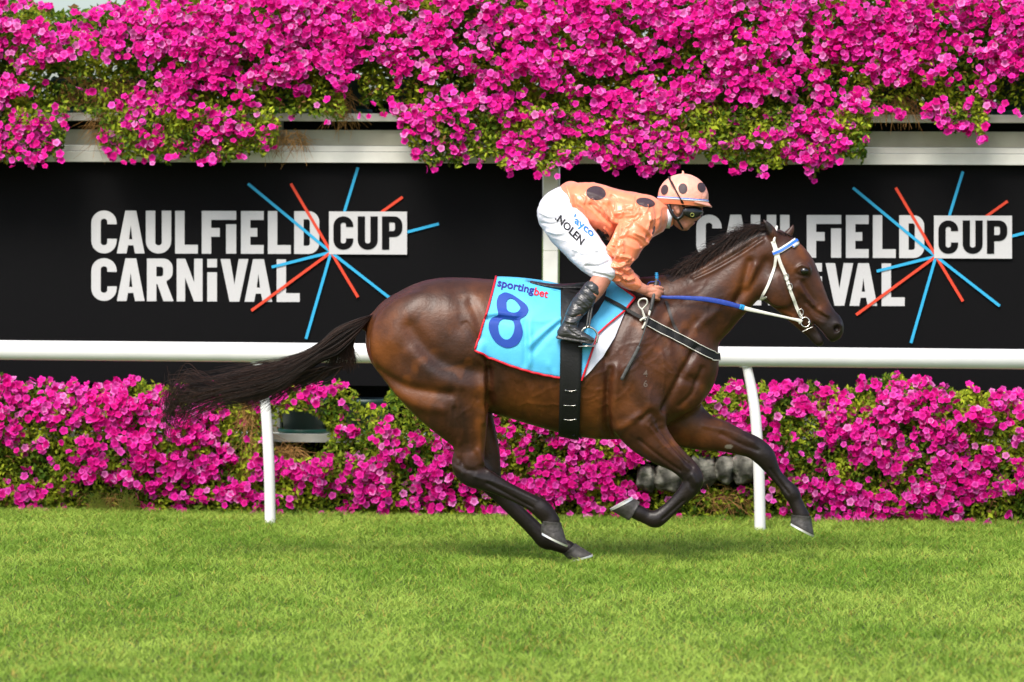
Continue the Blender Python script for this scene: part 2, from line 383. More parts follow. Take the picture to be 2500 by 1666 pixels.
# decks carrying the tubs
wallbox('shelf_board', S0, S1, zrow(281, 0)-.02, zrow(281, 0)+.004, -.42, .018, m_paint, stand, .003)
wallbox('shelf_board', S0, S1, zrow(1069, 0)-.02, zrow(1069, 0)+.004, -.42, .018, m_paint, stand, .003)
sp_, _ = zs(1344, 600, .03)
zt = zrow(700, .03)
wallbox('post', sp_-.047, sp_+.047, zrow(612, .03)+.001, zrow(399.5, .03)-.02, -.02, .034, m_paint, stand, .004)
wallbox('post', sp_-.047, sp_+.047, .0, zrow(612, .03)-.001, -.02, .034, m_paint, stand, .004)
for s in (-3.6, -1.6, 1.9, 3.9):
    wallbox('upright', s-.045, s+.045, 0, zrow(281, 0)-.03, -.42, -.34, m_paint, stand, .004)
# green tubs
def tub_meshes():
    n = 20; rings = [(.0, .125), (.005, .13), (.19, .15), (.195, .162), (.225, .165), (.23, .155), (.21, .148)]
    v = []; f = []
    for z, r in rings:
        for j in range(n):
            t = 2*math.pi*j/n; v.append((r*math.cos(t), r*math.sin(t), z))
    for i in range(len(rings)-1):
        for j in range(n): f.append((i*n+j, i*n+(j+1) % n, (i+1)*n+(j+1) % n, (i+1)*n+j))
    f.append(tuple(range(n-1, -1, -1))); body = mesh('tub_body', v, f, m_tub, True)
    v = [(.146*math.cos(2*math.pi*j/n), .146*math.sin(2*math.pi*j/n), .205) for j in range(n)]
    soil = mesh('potting_soil', v, [tuple(range(n))], mat('soil', (.03, .02, .012), .9, .2))
    m_lip = mat('green_lip', (.02, .10, .075), .4, .5)
    v, f = [], []
    for i, (z, r) in enumerate([(.0, .166), (.004, .1695), (.022, .1695), (.026, .166)]):
        for j in range(n): t = 2*math.pi*j/n; v.append((r*math.cos(t), r*math.sin(t), z))
    for i in range(3):
        for j in range(n): f.append((i*n+j, i*n+(j+1) % n, (i+1)*n+(j+1) % n, (i+1)*n+j))
    return body, soil, mesh('tub_saucer', v, f, m_lip, True)
tb, tsoil, tlip = tub_meshes()
def tubs(row, py, pxs):
    for px, lb in pxs:
        p = WS(zs(px, py, -.15)[0], zrow(py, 0)+.006, -.15)
        o = empty('flower_tub', p, lb, 'flower tub', 'green tubs on the '+row+' shelf')
        for nm, me, dz in (('tub_body', tb, 0), ('potting_soil', tsoil, 0), ('rim_band', tlip, .004)):
            c = bpy.data.objects.new(nm, me); c.location = (0, 0, dz); link(c, o)
tubs('upper', 281, [(185, 'leftmost upper dark green tub, in the thin patch of flowers'), (338, 'upper dark green tub just right of the thin patch of flowers on the left'),
    (690, 'upper dark green tub above the bare white board near the middle'), (845, 'upper dark green tub under the sky gap in the middle flowers'), (1000, 'upper dark green tub at the right end of the middle gap'),
    (2185, 'upper dark green tub behind brown dead stems at the right'), (2335, 'upper dark green tub behind the flower strand over the right board'), (2485, 'rightmost upper dark green tub, cut by the picture edge')])
tubs('lower', 1069, [(742, 'dark green tub with paler rim showing in the gap right of the left rail post'), (895, 'dark green tub hidden behind flowers right of the gap, under the horse tail root')])
m_dark = mat('gap_shade_dark', (.007, .009, .007), .8, .1)  # near-black colour standing in for the shade behind the gaps
wallbox('added_shade_panel', S0, S1, 0, .795, -.47, -.45, m_dark, stand, .003)  # added dark sheet, stands in for shade behind the lower flowers
wallbox('added_shade_panel', S0, S1, zrow(345, 0), zrow(240, 0), -.47, -.45, m_dark, stand, .003)  # added dark sheet, keeps sky out so the gap under the beam looks shaded
m_dull = None
# ------------------------------------------------------------------ signs
def arc(cx, cy, r, a0, a1, n=7):
    return [(cx+r*math.cos(math.radians(a)), cy+r*math.sin(math.radians(a))) for a in np.linspace(a0, a1, n)]
T_ = .22
def gC(w):
    ro = min(w/2, .29); t = T_; ri = ro-t if ro-t > .05 else .06
    return [[(w, .68)]+arc(w-ro, 1-ro, ro, 0, 90)+arc(ro, 1-ro, ro, 90, 180)+arc(ro, ro, ro, 180, 270)+arc(w-ro, ro, ro, 270, 360)+[(w, .34), (w-t, .34)]
            + arc(w-t-ri, t+ri-.03, ri, 0, -90)+arc(t+ri, t+ri-.03, ri, 270, 180)+arc(t+ri, 1-t-ri+.03, ri, 180, 90)+arc(w-t-ri, 1-t-ri+.03, ri, 90, 0)+[(w-t, .68)]]
def gU(w):
    ro = min(w/2, .29); t = T_; ri = .07
    return [[(0, 1)]+arc(ro, ro, ro, 180, 270)+arc(w-ro, ro, ro, 270, 360)+[(w, 1), (w-t, 1)]+arc(w-t-ri, .19+ri, ri, 0, -90)+arc(t+ri, .19+ri, ri, 270, 180)+[(t, 1)]]
def gD(w):
    r = .25; ri = .06; t = T_
    return [[(0, 0)]+arc(w-r, r, r, 270, 360)+arc(w-r, 1-r, r, 0, 90)+[(0, 1)], [(t, .19), (t, .81)]+arc(w-t-ri, .81-ri, ri, 90, 0)+arc(w-t-ri, .19+ri, ri, 0, -90)]
def gP(w):
    r = .25; ri = .06; t = T_
    return [[(0, 0), (t, 0), (t, .38)]+arc(w-r, .38+r, r, 270, 360)+arc(w-r, 1-r, r, 0, 90)+[(0, 1)], [(t, .56), (t, .82)]+arc(w-t-ri, .82-ri, ri, 90, 0)+arc(w-t-ri, .56+ri, ri, 0, -90)]
def gR(w):
    r = .22; ri = .06; t = T_; w2 = w-.02
    return [[(0, 0), (t, 0), (t, .40), (.245, .40), (.385, 0), (w, 0), (.455, .44)]+arc(w2-r+.01, .46+r, r-.01, 290, 360)+arc(w2-r, 1-r, r, 0, 90)+[(0, 1)], [(t, .58), (t, .81)]+arc(w2-t-ri, .81-ri, ri, 90, 0)+arc(w2-t-ri, .58+ri, ri, 0, -90)]
def gA(w): return [[(0, 0), (.225, 0), (.262, .19), (.388, .19), (.425, 0), (.65, 0), (.455, 1), (.20, 1)], [(.285, .33), (.365, .33), (.325, .66)]]
def gV(w): return [[(0, 1), (.225, 1), (.325, .40), (.425, 1), (.65, 1), (.44, 0), (.21, 0)]]
def gN(w): return [[(0, 0), (0, 1), (.2, 1), (.405, .45), (.405, 1), (.6, 1), (.6, 0), (.40, 0), (.195, .56), (.195, 0)]]
def gE(w): return [[(0, 0), (w, 0), (w, .205), (T_, .205), (T_, .40), (w*.72, .40), (w*.72, .60), (T_, .60), (T_, .79), (w, .79), (w, 1), (0, 1)]]
def gL(w): return [[(0, 0), (w, 0), (w, .205), (T_, .205), (T_, 1), (0, 1)]]
def gF(w): return [[(0, 0), (T_, 0), (T_, .395), (.42, .395), (.42, .60), (T_, .60), (T_, .79), (w, .79), (w, 1), (0, 1)]]
def gI(w): return [[(0, 0), (w, 0), (w, 1), (0, 1)]]
NATW = {'A': .65, 'V': .65, 'N': .6, 'R': .622}
def sign(dx, dy, x0, x1, label, dyr):
    s0, _ = zs(x0, 600, .0); s1, _ = zs(x1, 600, .0)
    root = empty('sign_board', WS((s0+s1)/2, .85, .0), label, 'sign', 'black racecourse signs on the flower stand')
    wallbox('board', s0, s1, .80, zrow(400, 0, (x0+x1)/2)+.03, -.018, .018 if False else .0, m_black, root, .002)
    X = lambda cx: cx/2.6144+200+dx; Yp = lambda cy: cy/2.6133+400+dy
    def glyph(fn, ch, cx0, cx1, cy0, cy1, off, m, nm='letter'):
        h = cy1-cy0; w = NATW.get(ch, (cx1-cx0)/h); cs = fn(w)
        vv, ff = shape_mesh('g', cs)
        pts = [U(X(cx0+(q[0]/w)*(cx1-cx0)), Yp(cy1-q[1]*h), off) for q in vv]
        put(nm, mesh(nm, pts, [t[::-1] for t in ff], m), root)
    L1 = [(gC, 'C', 60, 222), (gA, 'A', 223, 400), (gU, 'U', 408, 570), (gL, 'L', 595, 740), (gF, 'F', 765, 985), (gE, 'E', 1015, 1160), (gL, 'L', 1187, 1333), (gD, 'D', 1355, 1515)]
    for i, (fn, ch, a, b) in enumerate(L1): glyph(fn, ch, a, b, 299+a*.003, 572+a*.003, .004, m_white)
    glyph(gI, 'i', 920, 985, 387, 574, .004, m_white)
    L2 = [(gC, 'C', 60, 222), (gA, 'A', 223, 400), (gR, 'R', 415, 585), (gN, 'N', 605, 770), (gV, 'V', 885, 1062), (gA, 'A', 1038, 1215), (gL, 'L', 1243, 1390)]
    for i, (fn, ch, a, b) in enumerate(L2): glyph(fn, ch, a, b, 603+a*.006, 875+a*.006, .0045 if i != 5 else .0055, m_white)
    glyph(gI, 'i', 800, 862, 693, 879, .004, m_white); glyph(gI, 'i', 800, 862, 608, 662, .004, m_white)
    c = (1590, 565)
    rays = [((1060, 128), (1578, 556), 'b'), ((1333, 127), (1582, 550), 'r'), ((1762, 24), (1671, 320), 'b'), ((2047, 213), (1900, 318), 'r'), ((2278, 384), (2050, 443), 'b'),
            ((1211, 660), c, 'b'), ((1081, 938), c, 'r'), ((1430, 1118), c, 'b'), ((1762, 852), c, 'r'), ((1997, 882), c, 'b')]
    for i, (a, b, k) in enumerate(rays):
        a = np.array(a, float); b = np.array(b, float); d = b-a; n = np.array([-d[1], d[0]])/np.hypot(*d)*9
        pts = [U(X(q[0]), Yp(q[1]), .008+.0008*i) for q in (a+n, a-n, b-n, b+n)]
        put('ray', mesh('ray', pts, [(0, 1, 2, 3)], m_blue if k == 'b' else m_red), root)
    vv = [U(X(q[0]), Yp(q[1]), .018) for q in ((1577, 305), (2075, 306), (2075, 580), (1577, 578))]
    put('word_panel', mesh('word_panel', vv, [(0, 3, 2, 1)], m_white), root)
    for fn, ch, a, b in ((gC, 'C', 1605, 1732), (gU, 'U', 1760, 1888), (gP, 'P', 1915, 2045)): glyph(fn, ch, a, b, 336, 549, .021, m_black)
    return root
sign(0, 0, -450, 1323, 'black sign on the left reading CAULFIELD CUP CARNIVAL, its whole lettering in clear view', 0)
sign(1477, 10, 1366, 2950, 'black sign on the right, its lettering partly hidden behind the horse head and neck', 0)
# ------------------------------------------------------------------ running rail
rail = empty('running_rail', (0, 2.45, 0), 'white tubular running rail on curved posts between horse and flowers', 'rail')
RO = 3.62-2.47                                                   # rail stands this far in front of the wall
def URail(px, py, off=0): return U(px, py, RO+off)
a = URail(-500, 829.5+24.5); b = URail(3000, 851.5+24.5)
a = np.array(a); b = np.array(b); a[2] = b[2] = URail(400, 834.5+24)[2]
rr = 24.3*(2.5+20)/F
nseg = 2; v, f = tube([a, (a+b)/2, b], rr, 28); put('rail_tube', mesh('rail_tube', v, f, m_rail, True), rail)
for px, ptop in ((660, (628, 875)), (1856, (1824, 890)), (3052, (3020, 905)), (-536, (-568, 860))):
    base = URail(px, 1280); base[2] = -.05
    top = URail(px-36, 868, -.01); top[2] = a[2]-.02
    pts = [base+np.array([0, 0, 0]), base+np.array([-.004, 0, .22]), base+np.array([-.012, 0, .45]), base+np.array([-.03, .01, .72]), base+np.array([-.055, .02, .9]), top]
    tube_obj('rail_post', pts, [.034, .034, .034, .033, .031, .029], m_rail, rail, n=18)
    cp = URail(px-36, 868, 0)
    v, f = tube([top+np.array([.0, 0, -.045]), top+np.array([0, 0, -.02])], .037, 18); put('clamp', mesh('clamp', v, f, m_rail, True), rail)
# ------------------------------------------------------------------ flowers
def flower_vf(seed):
    r = random.Random(seed); v = [(0, 0, .012)]; n = 20; f = []; cols = [(.30, .0, .12)]; ph = r.uniform(0, 6)
    for j in range(n):
        t = 2*math.pi*j/n; v.append((.16*math.cos(t), .16*math.sin(t), .0+.03)); cols.append((.55, .0, .2))
    for j in range(n):
        t = 2*math.pi*j/n; lob = .80+.21*abs(math.cos(2.5*t))**.45
        rad = .5*lob*r.uniform(.95, 1.04); v.append((rad*math.cos(t), rad*math.sin(t), .13+.07*math.cos(5*t+ph)*(seed % 3 > 0)+.06*math.sin(t*2+ph)+r.uniform(-.03, .03))); cols.append((1, 1, 1))
    for j in range(n):
        k = (j+1) % n; f.append((0, 1+j, 1+k)); f.append((1+j, 1+n+j, 1+n+k)); f.append((1+j, 1+n+k, 1+k))
    return np.array(v), np.array(f), np.array(cols)
FV = [flower_vf(i) for i in range(4)]
HUES = [np.array(c) for c in ((.98, .028, .47), (.99, .11, .62), (.78, .006, .29), (.99, .30, .72), (.94, .018, .38))]
def flower_cols(base, mask):
    c = base[None, :]*np.ones((len(mask), 1)); m = mask.copy(); 
    c = np.where(m[:, :1] < .9, base*np.array([.55, .3, .45]), c); return c
fmesh = []
for i, (v, f, mk) in enumerate(FV):
    for j, h in enumerate(HUES):
        me = mesh('flower', v, f, m_flower, True); set_col(me, flower_cols(h, mk)); fmesh.append(me)
def gaps_upper(x, y, bot):
    return y < bot
UB = np.array([(-300, 400), (0, 405), (60, 398), (110, 402), (150, 385), (172, 285), (240, 285), (246, 385), (300, 398), (380, 405), (450, 404), (540, 403), (640, 396), (672, 382), (690, 285), (780, 296), (830, 312), (860, 270), (960, 280), (985, 340), (1000, 385), (1060, 415), (1120, 408),
               (1200, 398), (1262, 432), (1300, 402), (1340, 440), (1400, 402), (1430, 375), (1470, 415), (1560, 420), (1590, 442), (1620, 425), (1700, 400), (1760, 412), (1850, 428), (1900, 425), (1950, 405), (1990, 436), (2030, 398), (2110, 408), (2128, 300), (2150, 272), (2260, 280), (2290, 318), (2400, 338), (2415, 270), (2600, 272), (2900, 300)], float)
UT = np.array([(-300, 0), (0, -5), (70, -2), (105, 12), (150, 24), (215, 22), (250, 6), (295, 14), (330, -18), (420, -40), (1000, -60), (2900, -60)], float)
LT = np.array([(-300, 930), (0, 915), (60, 935), (120, 925), (250, 940), (330, 925), (420, 935), (640, 945), (800, 930), (860, 935), (890, 985), (930, 985), (960, 930), (1300, 940), (1600, 945), (1740, 940), (1800, 925), (1900, 935), (1980, 928), (2060, 945), (2110, 920), (2180, 905), (2220, 925), (2300, 938), (2400, 950), (2500, 955), (2900, 950)], float)
LBt = np.array([(-300, 1262), (0, 1264), (1250, 1275), (2500, 1292), (2900, 1296)], float)
def ell(x, y, cx, cy, rx, ry): return np.clip(1.35-np.sqrt(((x-cx)/rx)**2+((y-cy)/ry)**2), 0, .35)/.35
def sparse_u(x, y):
    s = np.zeros_like(x)
    for c in ((175, 200, 95, 45), (260, 195, 70, 45), (170, 265, 70, 30), (640, 285, 60, 22), (905, 215, 50, 60), (1010, 225, 60, 30), (780, 270, 90, 20), (2195, 240, 75, 26), (2480, 235, 60, 35), (90, 38, 80, 14), (170, 50, 60, 10), (250, 280, 20, 30)):
        s = np.maximum(s, ell(x, y, *c))
    return s
def sparse_l(x, y):
    s = np.zeros_like(x)
    for c in ((735, 1060, 78, 62), (805, 1090, 80, 22), (1690, 1165, 150, 52), (1790, 1225, 110, 38), (40, 1150, 80, 35), (265, 1225, 90, 38), (600, 1060, 28, 60), (870, 1000, 80, 40), (1000, 1020, 40, 30), (530, 1250, 60, 20)):
        s = np.maximum(s, ell(x, y, *c))
    return s
def hole_l(x, y): return (ell(x, y, 728, 1062, 62, 50) > .5) | (ell(x, y, 1700, 1157, 142, 34) > .5)
def hole_u(x, y): return (ell(x, y, 862, 235, 14, 34) > .4) | (ell(x, y, 130, 190, 20, 10) > .4) | (ell(x, y, 900, 265, 26, 10) > .6)
def bulge(x, y, ph): return .10*vnoise(x/140., y/140., 1, 11+ph)+.07*vnoise(x/55., y/55., 1, 12+ph)
def place(x, y, off):
    """vectorised U()"""
    d = RIGHT[None, :]*((x-CX)/F)[:, None]+UP[None, :]*((HOR-y)/F)[:, None]+FWD[None, :]
    o = OB[None, :]+NF[None, :]*off[:, None]; t = ((o-CP)@NF)/(d@NF); return CP+d*t[:, None]
def rand_rot(n, up, spread):
    """rotation matrices whose z axis faces the track with an upward tilt"""
    z = NF[None, :]+np.array([0, 0, up])+rng.normal(0, spread, (n, 3)); z /= np.linalg.norm(z, axis=1)[:, None]
    a = rng.normal(0, 1, (n, 3)); a -= (a*z).sum(1)[:, None]*z; a /= np.linalg.norm(a, axis=1)[:, None]; return np.stack([a, np.cross(z, a), z], 2)
def bank(which, n_f, n_l, label):
    ub = which == 'upper'
    ytop, ybot = (UT, UB) if ub else (LT, LBt)
    # flowers
    x = rng.uniform(-250, 2750, int(n_f*2.9)); y = rng.uniform(-60, 460, len(x)) if ub else rng.uniform(895, 1300, len(x))
    t = np.interp(x, ytop[:, 0], ytop[:, 1]); b = np.interp(x, ybot[:, 0], ybot[:, 1])
    rag = (vnoise(x/17, x*0, 1, 71)-.5)*34+(vnoise(x/6, x*0, 1, 72)-.5)*14
    b = b+rag+4 if ub else b; t = t-(vnoise(x/15, x*0, 1, 73)-.5)*24
    sp = (sparse_u if ub else sparse_l)(x, y); hole = (hole_u if ub else hole_l)(x, y)
    clus = vnoise(x/70, y/50, 1, 21+ub)*.5+vnoise(x/26, y/22, 1, 22+ub)*.5
    dens = np.clip((clus-(.37 if ub else .36))*4.2, .03, 1)*(1-.93*sp)
    if ub: dens = np.where(y < 180, np.clip(dens*1.5+.12, 0, 1)*(1-.9*sp), dens*.82)
    else: dens = np.where(y > 1222, dens*.45, dens)
    k = (y > t) & (y < b-4) & (~hole) & (rng.random(len(x)) < dens); x = x[k][:n_f]; y = y[k][:n_f]; n = len(x)
    edge = np.clip(np.minimum(y-np.interp(x, ytop[:, 0], ytop[:, 1]), 60)/60, 0, 1)
    bl = bulge(x, y, ub); off = .21+bl+.10*edge+rng.uniform(-.09, .05, n)
    pos = place(x, y, off); R = rand_rot(n, .55 if ub else .45, .5); sz = rng.uniform(.036, .058, n)
    var = rng.integers(0, 4, n); hue = rng.choice(5, n, p=[.34, .24, .16, .10, .16])
    root = empty('flower_bank', WS(0, zrow(300 if ub else 1262, .2), .2), label, 'flower bank'); rl = np.array(root.location)
    # the 300 that show most: front-most and on screen
    score = off+np.where((x > 20) & (x < 2480) & (y > 10), 0, -5)-np.where((x > 1080) & (x < 2000) & (~np.array(ub)), .5, 0)
    order = np.argsort(-score); ind = order[:300]; rest = order[300:]
    for i in ind:
        o = bpy.data.objects.new('flower', fmesh[var[i]*5+hue[i]])
        mm = Matrix(((*R[i][0]*sz[i], pos[i][0]-rl[0]), (*R[i][1]*sz[i], pos[i][1]-rl[1]), (*R[i][2]*sz[i], pos[i][2]-rl[2]), (0, 0, 0, 1)))
        o.matrix_local = mm; link(o, root)
    Vs = []; Fs = []; Cs = []; base = 0
    for vi in range(4):
        q = rest[var[rest] == vi]; v, f, mk = FV[vi]; m = len(q)
        vv = np.einsum('nij,vj->nvi', R[q]*sz[q][:, None, None], v)+pos[q][:, None, :]
        hc = np.array(HUES)[hue[q]]*rng.uniform(.8, 1.1, (m, 1)); cc = hc[:, None, :]*np.ones((1, len(v), 1)); cc[:, mk[:, 0] < .9, :] *= np.array([.55, .3, .45])
        Vs.append(vv.reshape(-1, 3)); Cs.append(cc.reshape(-1, 3)); Fs.append((f[None]+(np.arange(m)*len(v))[:, None, None]).reshape(-1, 3)+base); base += m*len(v)
    me = mesh('flowers', np.vstack(Vs), np.vstack(Fs), m_flower, True); set_col(me, np.clip(np.vstack(Cs), 0, 1)); put('flower_mass', me, root, kind='stuff')
    # leaves
    x = rng.uniform(-250, 2750, n_l*2); y = rng.uniform(-60, 460, n_l*2) if ub else rng.uniform(900, 1300, n_l*2)
    t = np.interp(x, ytop[:, 0], ytop[:, 1]); b = np.interp(x, ybot[:, 0], ybot[:, 1])
    rag = (vnoise(x/17, x*0, 1, 71)-.5)*34+(vnoise(x/6, x*0, 1, 72)-.5)*14
    b = b+rag-8 if ub else b; t = t-(vnoise(x/15, x*0, 1, 73)-.5)*24
    sp = (sparse_u if ub else sparse_l)(x, y); hole = (hole_u if ub else hole_l)(x, y)
    k = (y > t+2+8*rng.random(len(x))) & (y < b-2-10*rng.random(len(x))) & ((~hole) | (rng.random(len(x)) < (.25 if ub else .35))) & (rng.random(len(x)) < 1-.3*sp); hk = hole[k][:n_l]; x = x[k][:n_l]; y = y[k][:n_l]; n = len(x)
    edge = np.clip(np.minimum(y-np.interp(x, ytop[:, 0], ytop[:, 1]), 60)/60, 0, 1)
    lo = .085 if not ub else .11
    off = lo+(.12+bulge(x, y, ub)+.10*edge)*rng.random(n)**.75
    if ub: off = np.where(y < 262, off-rng.random(n)*.45, off)
    off = np.where(hk, -.2-.2*rng.random(n), off); big = 1+1.3*(off < -.05)*(y < 262)*ub
    pos = place(x, y, off); R = rand_rot(n, .5, .7); L = rng.uniform(.024, .048, n)*big; wd = L*rng.uniform(.35, .55, n)
    lv = np.array([(0, -.5, 0), (.5, 0, .12), (0, .5, 0), (-.5, 0, .12)])
    sc = np.stack([wd, L, L], 1); vv = np.einsum('nij,nvj->nvi', R, lv[None]*sc[:, None, :])+pos[:, None, :]
    bb = np.arange(n)*4; T = np.concatenate([np.stack([bb, bb+1, bb+2], 1), np.stack([bb, bb+2, bb+3], 1)])
    me = mesh('foliage', vv.reshape(-1, 3), T, m_leaf)
    tt = np.clip(vnoise(x/50, y/50, 1, 33)*1.0+rng.normal(0, .28, n)-.1, 0, 1)[:, None]
    col = np.array([.05, .11, .007])*(1-tt)+np.array([.42, .50, .03])*tt
    br = (rng.random(n) < .06)[:, None]; col = np.where(br, np.array([.20, .11, .035]), col)
    set_col(me, np.repeat(col, 4, axis=0)); put('foliage', me, root, kind='stuff')
    return root
up_bank = bank('upper', 12500, 95000, 'bright magenta petunias spilling from the upper shelf along the top of the picture')
lo_bank = bank('lower', 8200, 75000, 'bright magenta petunias below the black signs, growing down to the turf')
# dry stems
def strands(curves, r0, r1, n=3):
    c = np.asarray(curves); m, k, _ = c.shape; t = np.gradient(c, axis=1); t /= np.linalg.norm(t, axis=2)[:, :, None]+1e-9
    a = np.cross(t, np.array([.3, 1.0, .2])); a /= np.linalg.norm(a, axis=2)[:, :, None]+1e-9; b = np.cross(t, a)
    th = np.linspace(0, 2*math.pi, n, endpoint=False); rad = np.linspace(0, 1, k); rad = (r0*(1-rad)+r1*rad)[None, :, None, None]
    v = c[:, :, None, :]+(a[:, :, None, :]*np.cos(th)[None, None, :, None]+b[:, :, None, :]*np.sin(th)[None, None, :, None])*rad
    i = (np.arange(m)*k*n)[:, None, None]+(np.arange(k-1)*n)[None, :, None]+np.arange(n)[None, None, :]
    j = (np.arange(m)*k*n)[:, None, None]+(np.arange(k-1)*n)[None, :, None]+((np.arange(n)+1) % n)[None, None, :]
    f = np.stack([i, j, j+n, i+n], -1).reshape(-1, 4); return v.reshape(-1, 3), f
m_dry = mat('dry_stems', (.40, .22, .07), .8, .2, var=.4, vscale=30)
def drystems(root, areas, count):
    cs = []
    for i in range(count):
        cx, cy, rx, ry, o = random.choice(areas)
        x = cx+random.uniform(-rx, rx); y = cy+random.uniform(-ry, ry); p = U(x, y, o+random.uniform(-.08, .08)); d = np.array([random.gauss(0, .05), random.gauss(0, .02), random.gauss(-.02, .04)])
        e = np.array([random.gauss(0, .02), random.gauss(0, .02), -.03]); cs.append([p+d*t+e*t*t for t in np.linspace(0, 1.3, 6)])
    v, f = strands(cs, .0022, .0009); put('dry_stem', mesh('dry_stem', v, f, m_dry), root, kind='stuff')
drystems(up_bank, [(2190, 255, 60, 22, .2), (250, 300, 25, 30, .18), (690, 335, 60, 20, .12), (840, 250, 20, 40, .12), (300, 220, 60, 30, .12), (200, 215, 50, 30, .12)], 700)
drystems(lo_bank, [(615, 1080, 18, 70, .3), (270, 1225, 60, 25, .3), (700, 1100, 30, 10, .2), (1780, 1215, 60, 22, .3), (610, 1000, 22, 30, .3)], 800)
# grass tuft at the foot of the left bank
def tuft(px, py, label):
    cs = []
    for i in range(60):
        p = U(px+random.uniform(-22, 22), py, .46); p[2] = 0; h = random.uniform(.06, .16); lx = random.gauss(0, .05); ly = random.gauss(-.01, .02)
        cs.append([p+np.array([lx*t*t, ly*t*t, h*t]) for t in np.linspace(0, 1, 6)])
    v, f = strands(cs, .0026, .0005)
    me = mesh('tuft', v, f, m_grass); set_col(me, np.tile(np.array([.22, .26, .04]), (len(me.vertices), 1)))
    put('grass_tuft', me, label=label, cat='grass tuft', group='long grass tufts at the foot of the flowers')
tuft(243, 1262, 'long yellowish grass tuft below the dark gap in the left flowers'); tuft(311, 1262, 'smaller grass tuft right of the other one under the left flowers')
# ------------------------------------------------------------------ stones under the lower flowers
def stone(px, py, rx, ry, label, seed):
    c = U(px, py, .30); bm = bmesh.new(); bmesh.ops.create_icosphere(bm, subdivisions=4, radius=1)
    for q in bm.verts:
        d = q.co.copy()
        sgn = lambda t, e: math.copysign(abs(t)**e, t)
        d = Vector((sgn(d.x, .62), sgn(d.y, .7), sgn(d.z, .72)))
        k = 1+.26*noise.noise(d*1.5+Vector((seed*7, 0, 0)))+.08*noise.noise(Vector((d.x*3, d.y*4, d.z*14+seed*3)))
        q.co = Vector((d.x*M(rx, 3.3)*k, d.y*.13*k, d.z*M(ry, 3.3)*k))
    me = bpy.data.meshes.new('stone'); bm.to_mesh(me); bm.free(); me.polygons.foreach_set('use_smooth', np.ones(len(me.polygons), dtype=bool)); me.materials.append(m_stone)
    o = bpy.data.objects.new('stone', me); o.location = tuple(c); o.rotation_euler = (0, random.uniform(-.06, .06), -TH)
    link(o, None, label, 'stone', 'grey stones in a row under the lower flowers')
for i, (a_, b_, c_, d_, l_) in enumerate([(1578, 1168, 22, 31, 'small grey rounded stone at the left end of the row behind the folded foreleg'),
        (1636, 1165, 37, 33, 'broad grey stone second from the left end, seen above the folded foreleg cannon'),
        (1712, 1148, 36, 36, 'grey stone just right of the folded knee of the horse'),
        (1770, 1146, 24, 33, 'narrow grey stone in the middle right of the row between knee and rail post'),
        (1820, 1142, 30, 36, 'dark grey stone touching the left edge of the white rail post')]): stone(a_, b_, c_, d_, l_, i+1)
